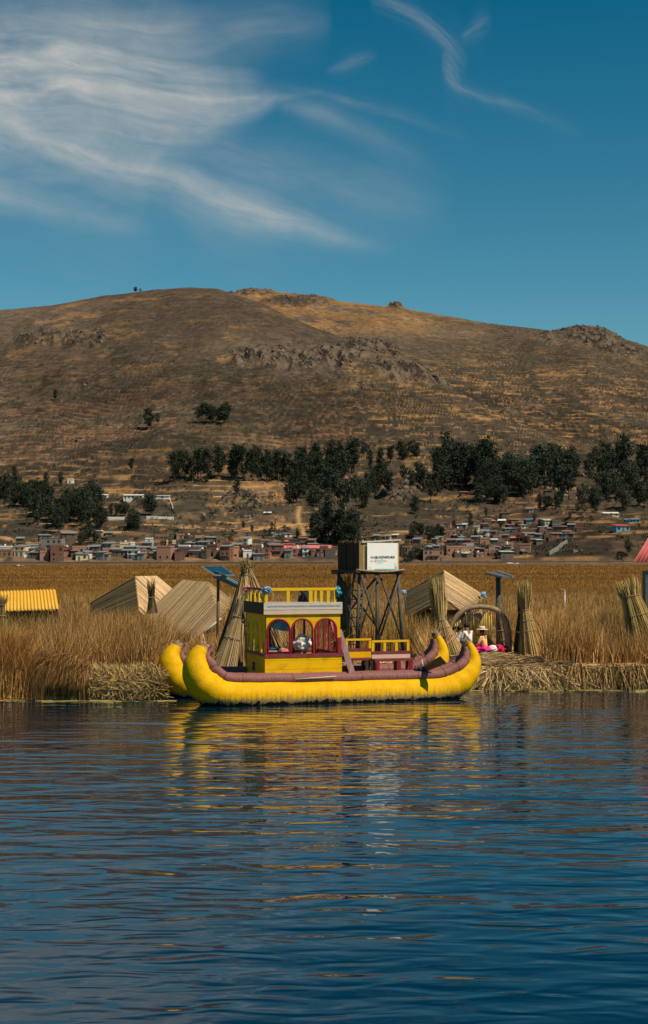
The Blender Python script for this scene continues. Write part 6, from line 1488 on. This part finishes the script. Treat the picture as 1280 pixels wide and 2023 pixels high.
def van(px, mat, label, Yv=795):
    c_ = Vector(((px - CX) / F * Yv, Yv, .85)); root = empty('parked_van', c_, label, 'van', 'vans parked on the quay')
    prof = [(-2.3, .35), (-2.3, 1.1), (-1.5, 1.25), (-1.0, 1.95), (2.2, 1.95), (2.3, .35)]
    mb = MB(); vs = [c_ + Vector((x, s_, z)) for s_ in (-.85, .85) for x, z in prof]; n_ = 6
    mb.add(vs, [tuple(range(n_)), tuple(range(2 * n_ - 1, n_ - 1, -1))] + [(i, (i + 1) % n_, (i + 1) % n_ + n_, i + n_) for i in range(n_)]); mb.build('body', mat, root)
    mb = MB(); mb.box(c_ + Vector((.6, -.86, 1.55)), (2.8, .03, .5)); mb.build('window', M['pane'], root)
    for wx in (-1.5, 1.5):
        mb = MB(); mb.tube([c_ + Vector((wx, -.9, .35)), c_ + Vector((wx, -.65, .35))], .35, 12); mb.build('wheel', M['tank'], root)
van(90, M['white'], 'white van parked on the left quay'); van(80, M['cyan'], 'blue van parked left of the white one', 796.5); van(1092, M['alu'], 'grey van parked on the right quay')
def skiff(px, py, L_, mat, label, Yv):
    c_ = Vector(((px - CX) / F * Yv, Yv, H - (py - CY) / F * Yv)); root = empty('white_boat', c_, label, 'boat', 'boats drawn up at the marsh edge')
    keys = [(-.5, .12), (-.3, .5), (0, .62), (.3, .45), (.5, .03)]; mb = MB(); vs = []
    for x, w in keys: vs += [c_ + Vector((x * L_, -w, .45 + .3 * max(0, x))), c_ + Vector((x * L_, -w * .6, -.1)), c_ + Vector((x * L_, w * .6, -.1)), c_ + Vector((x * L_, w, .45 + .3 * max(0, x)))]
    fs = [(i * 4 + q_, i * 4 + q_ + 1, i * 4 + 5 + q_, i * 4 + 4 + q_) for i in range(4) for q_ in range(3)] + [(0, 1, 2, 3), (16, 17, 18, 19)] + [(i * 4 + 3, i * 4 + 7, i * 4 + 4, i * 4) for i in range(4)]
    mb.add(vs, fs); mb.build('hull', mat, root)
    mb = MB(); mb.box(c_ + Vector((-.1 * L_, 0, .62)), (L_ * .35, .9, .35)); mb.build('canopy', mat, root)
skiff(1010, 1114.5, 8, M['white'], 'long white boat drawn up at the far marsh edge', 785); skiff(38, 1119, 3.2, M['white'], 'small white boat at the marsh edge far left', 700)

# ------------------------------------------------------------------ labels that single things out
ORD = ['leftmost', 'second', 'third', 'fourth', 'fifth', 'sixth', 'seventh', 'eighth', 'ninth', 'tenth', 'eleventh', 'twelfth', 'thirteenth', 'fourteenth', 'fifteenth', 'sixteenth', 'seventeenth', 'eighteenth', 'nineteenth', 'twentieth']
byk = {}
for it in PENDING: byk.setdefault((it[1], it[2]), []).append(it)
for (desc, zone), items in byk.items():
    items.sort(key=lambda t: t[3])
    for i, (root, d, z, px, cat, grp) in enumerate(items):
        lb = (d + ' ' + z).strip()
        if len(items) > 1: lb += ', leftmost of its kind there' if i == 0 else (', rightmost of its kind there' if i == len(items) - 1 else f', {ORD[min(i, 19)]} from left')
        w_ = lb.split(); root['label'] = ' '.join(w_[:16]); root['category'] = cat; root['group'] = grp
CATS = {'lake_water': 'lake', 'terrain_hill': 'hill', 'ground': 'ground', 'reeds': 'reeds', 'marsh_reeds': 'reeds', 'straw_bank': 'straw', 'straw_heap': 'straw', 'straw': 'straw', 'floating_straw': 'straw', 'shrubs': 'shrubs', 'rocks': 'rocks'}
for o in scene.objects:
    if o.parent is None and o.get('kind') in ('stuff', 'structure'):
        o['category'] = CATS.get(o.name.split('.')[0], 'ground')
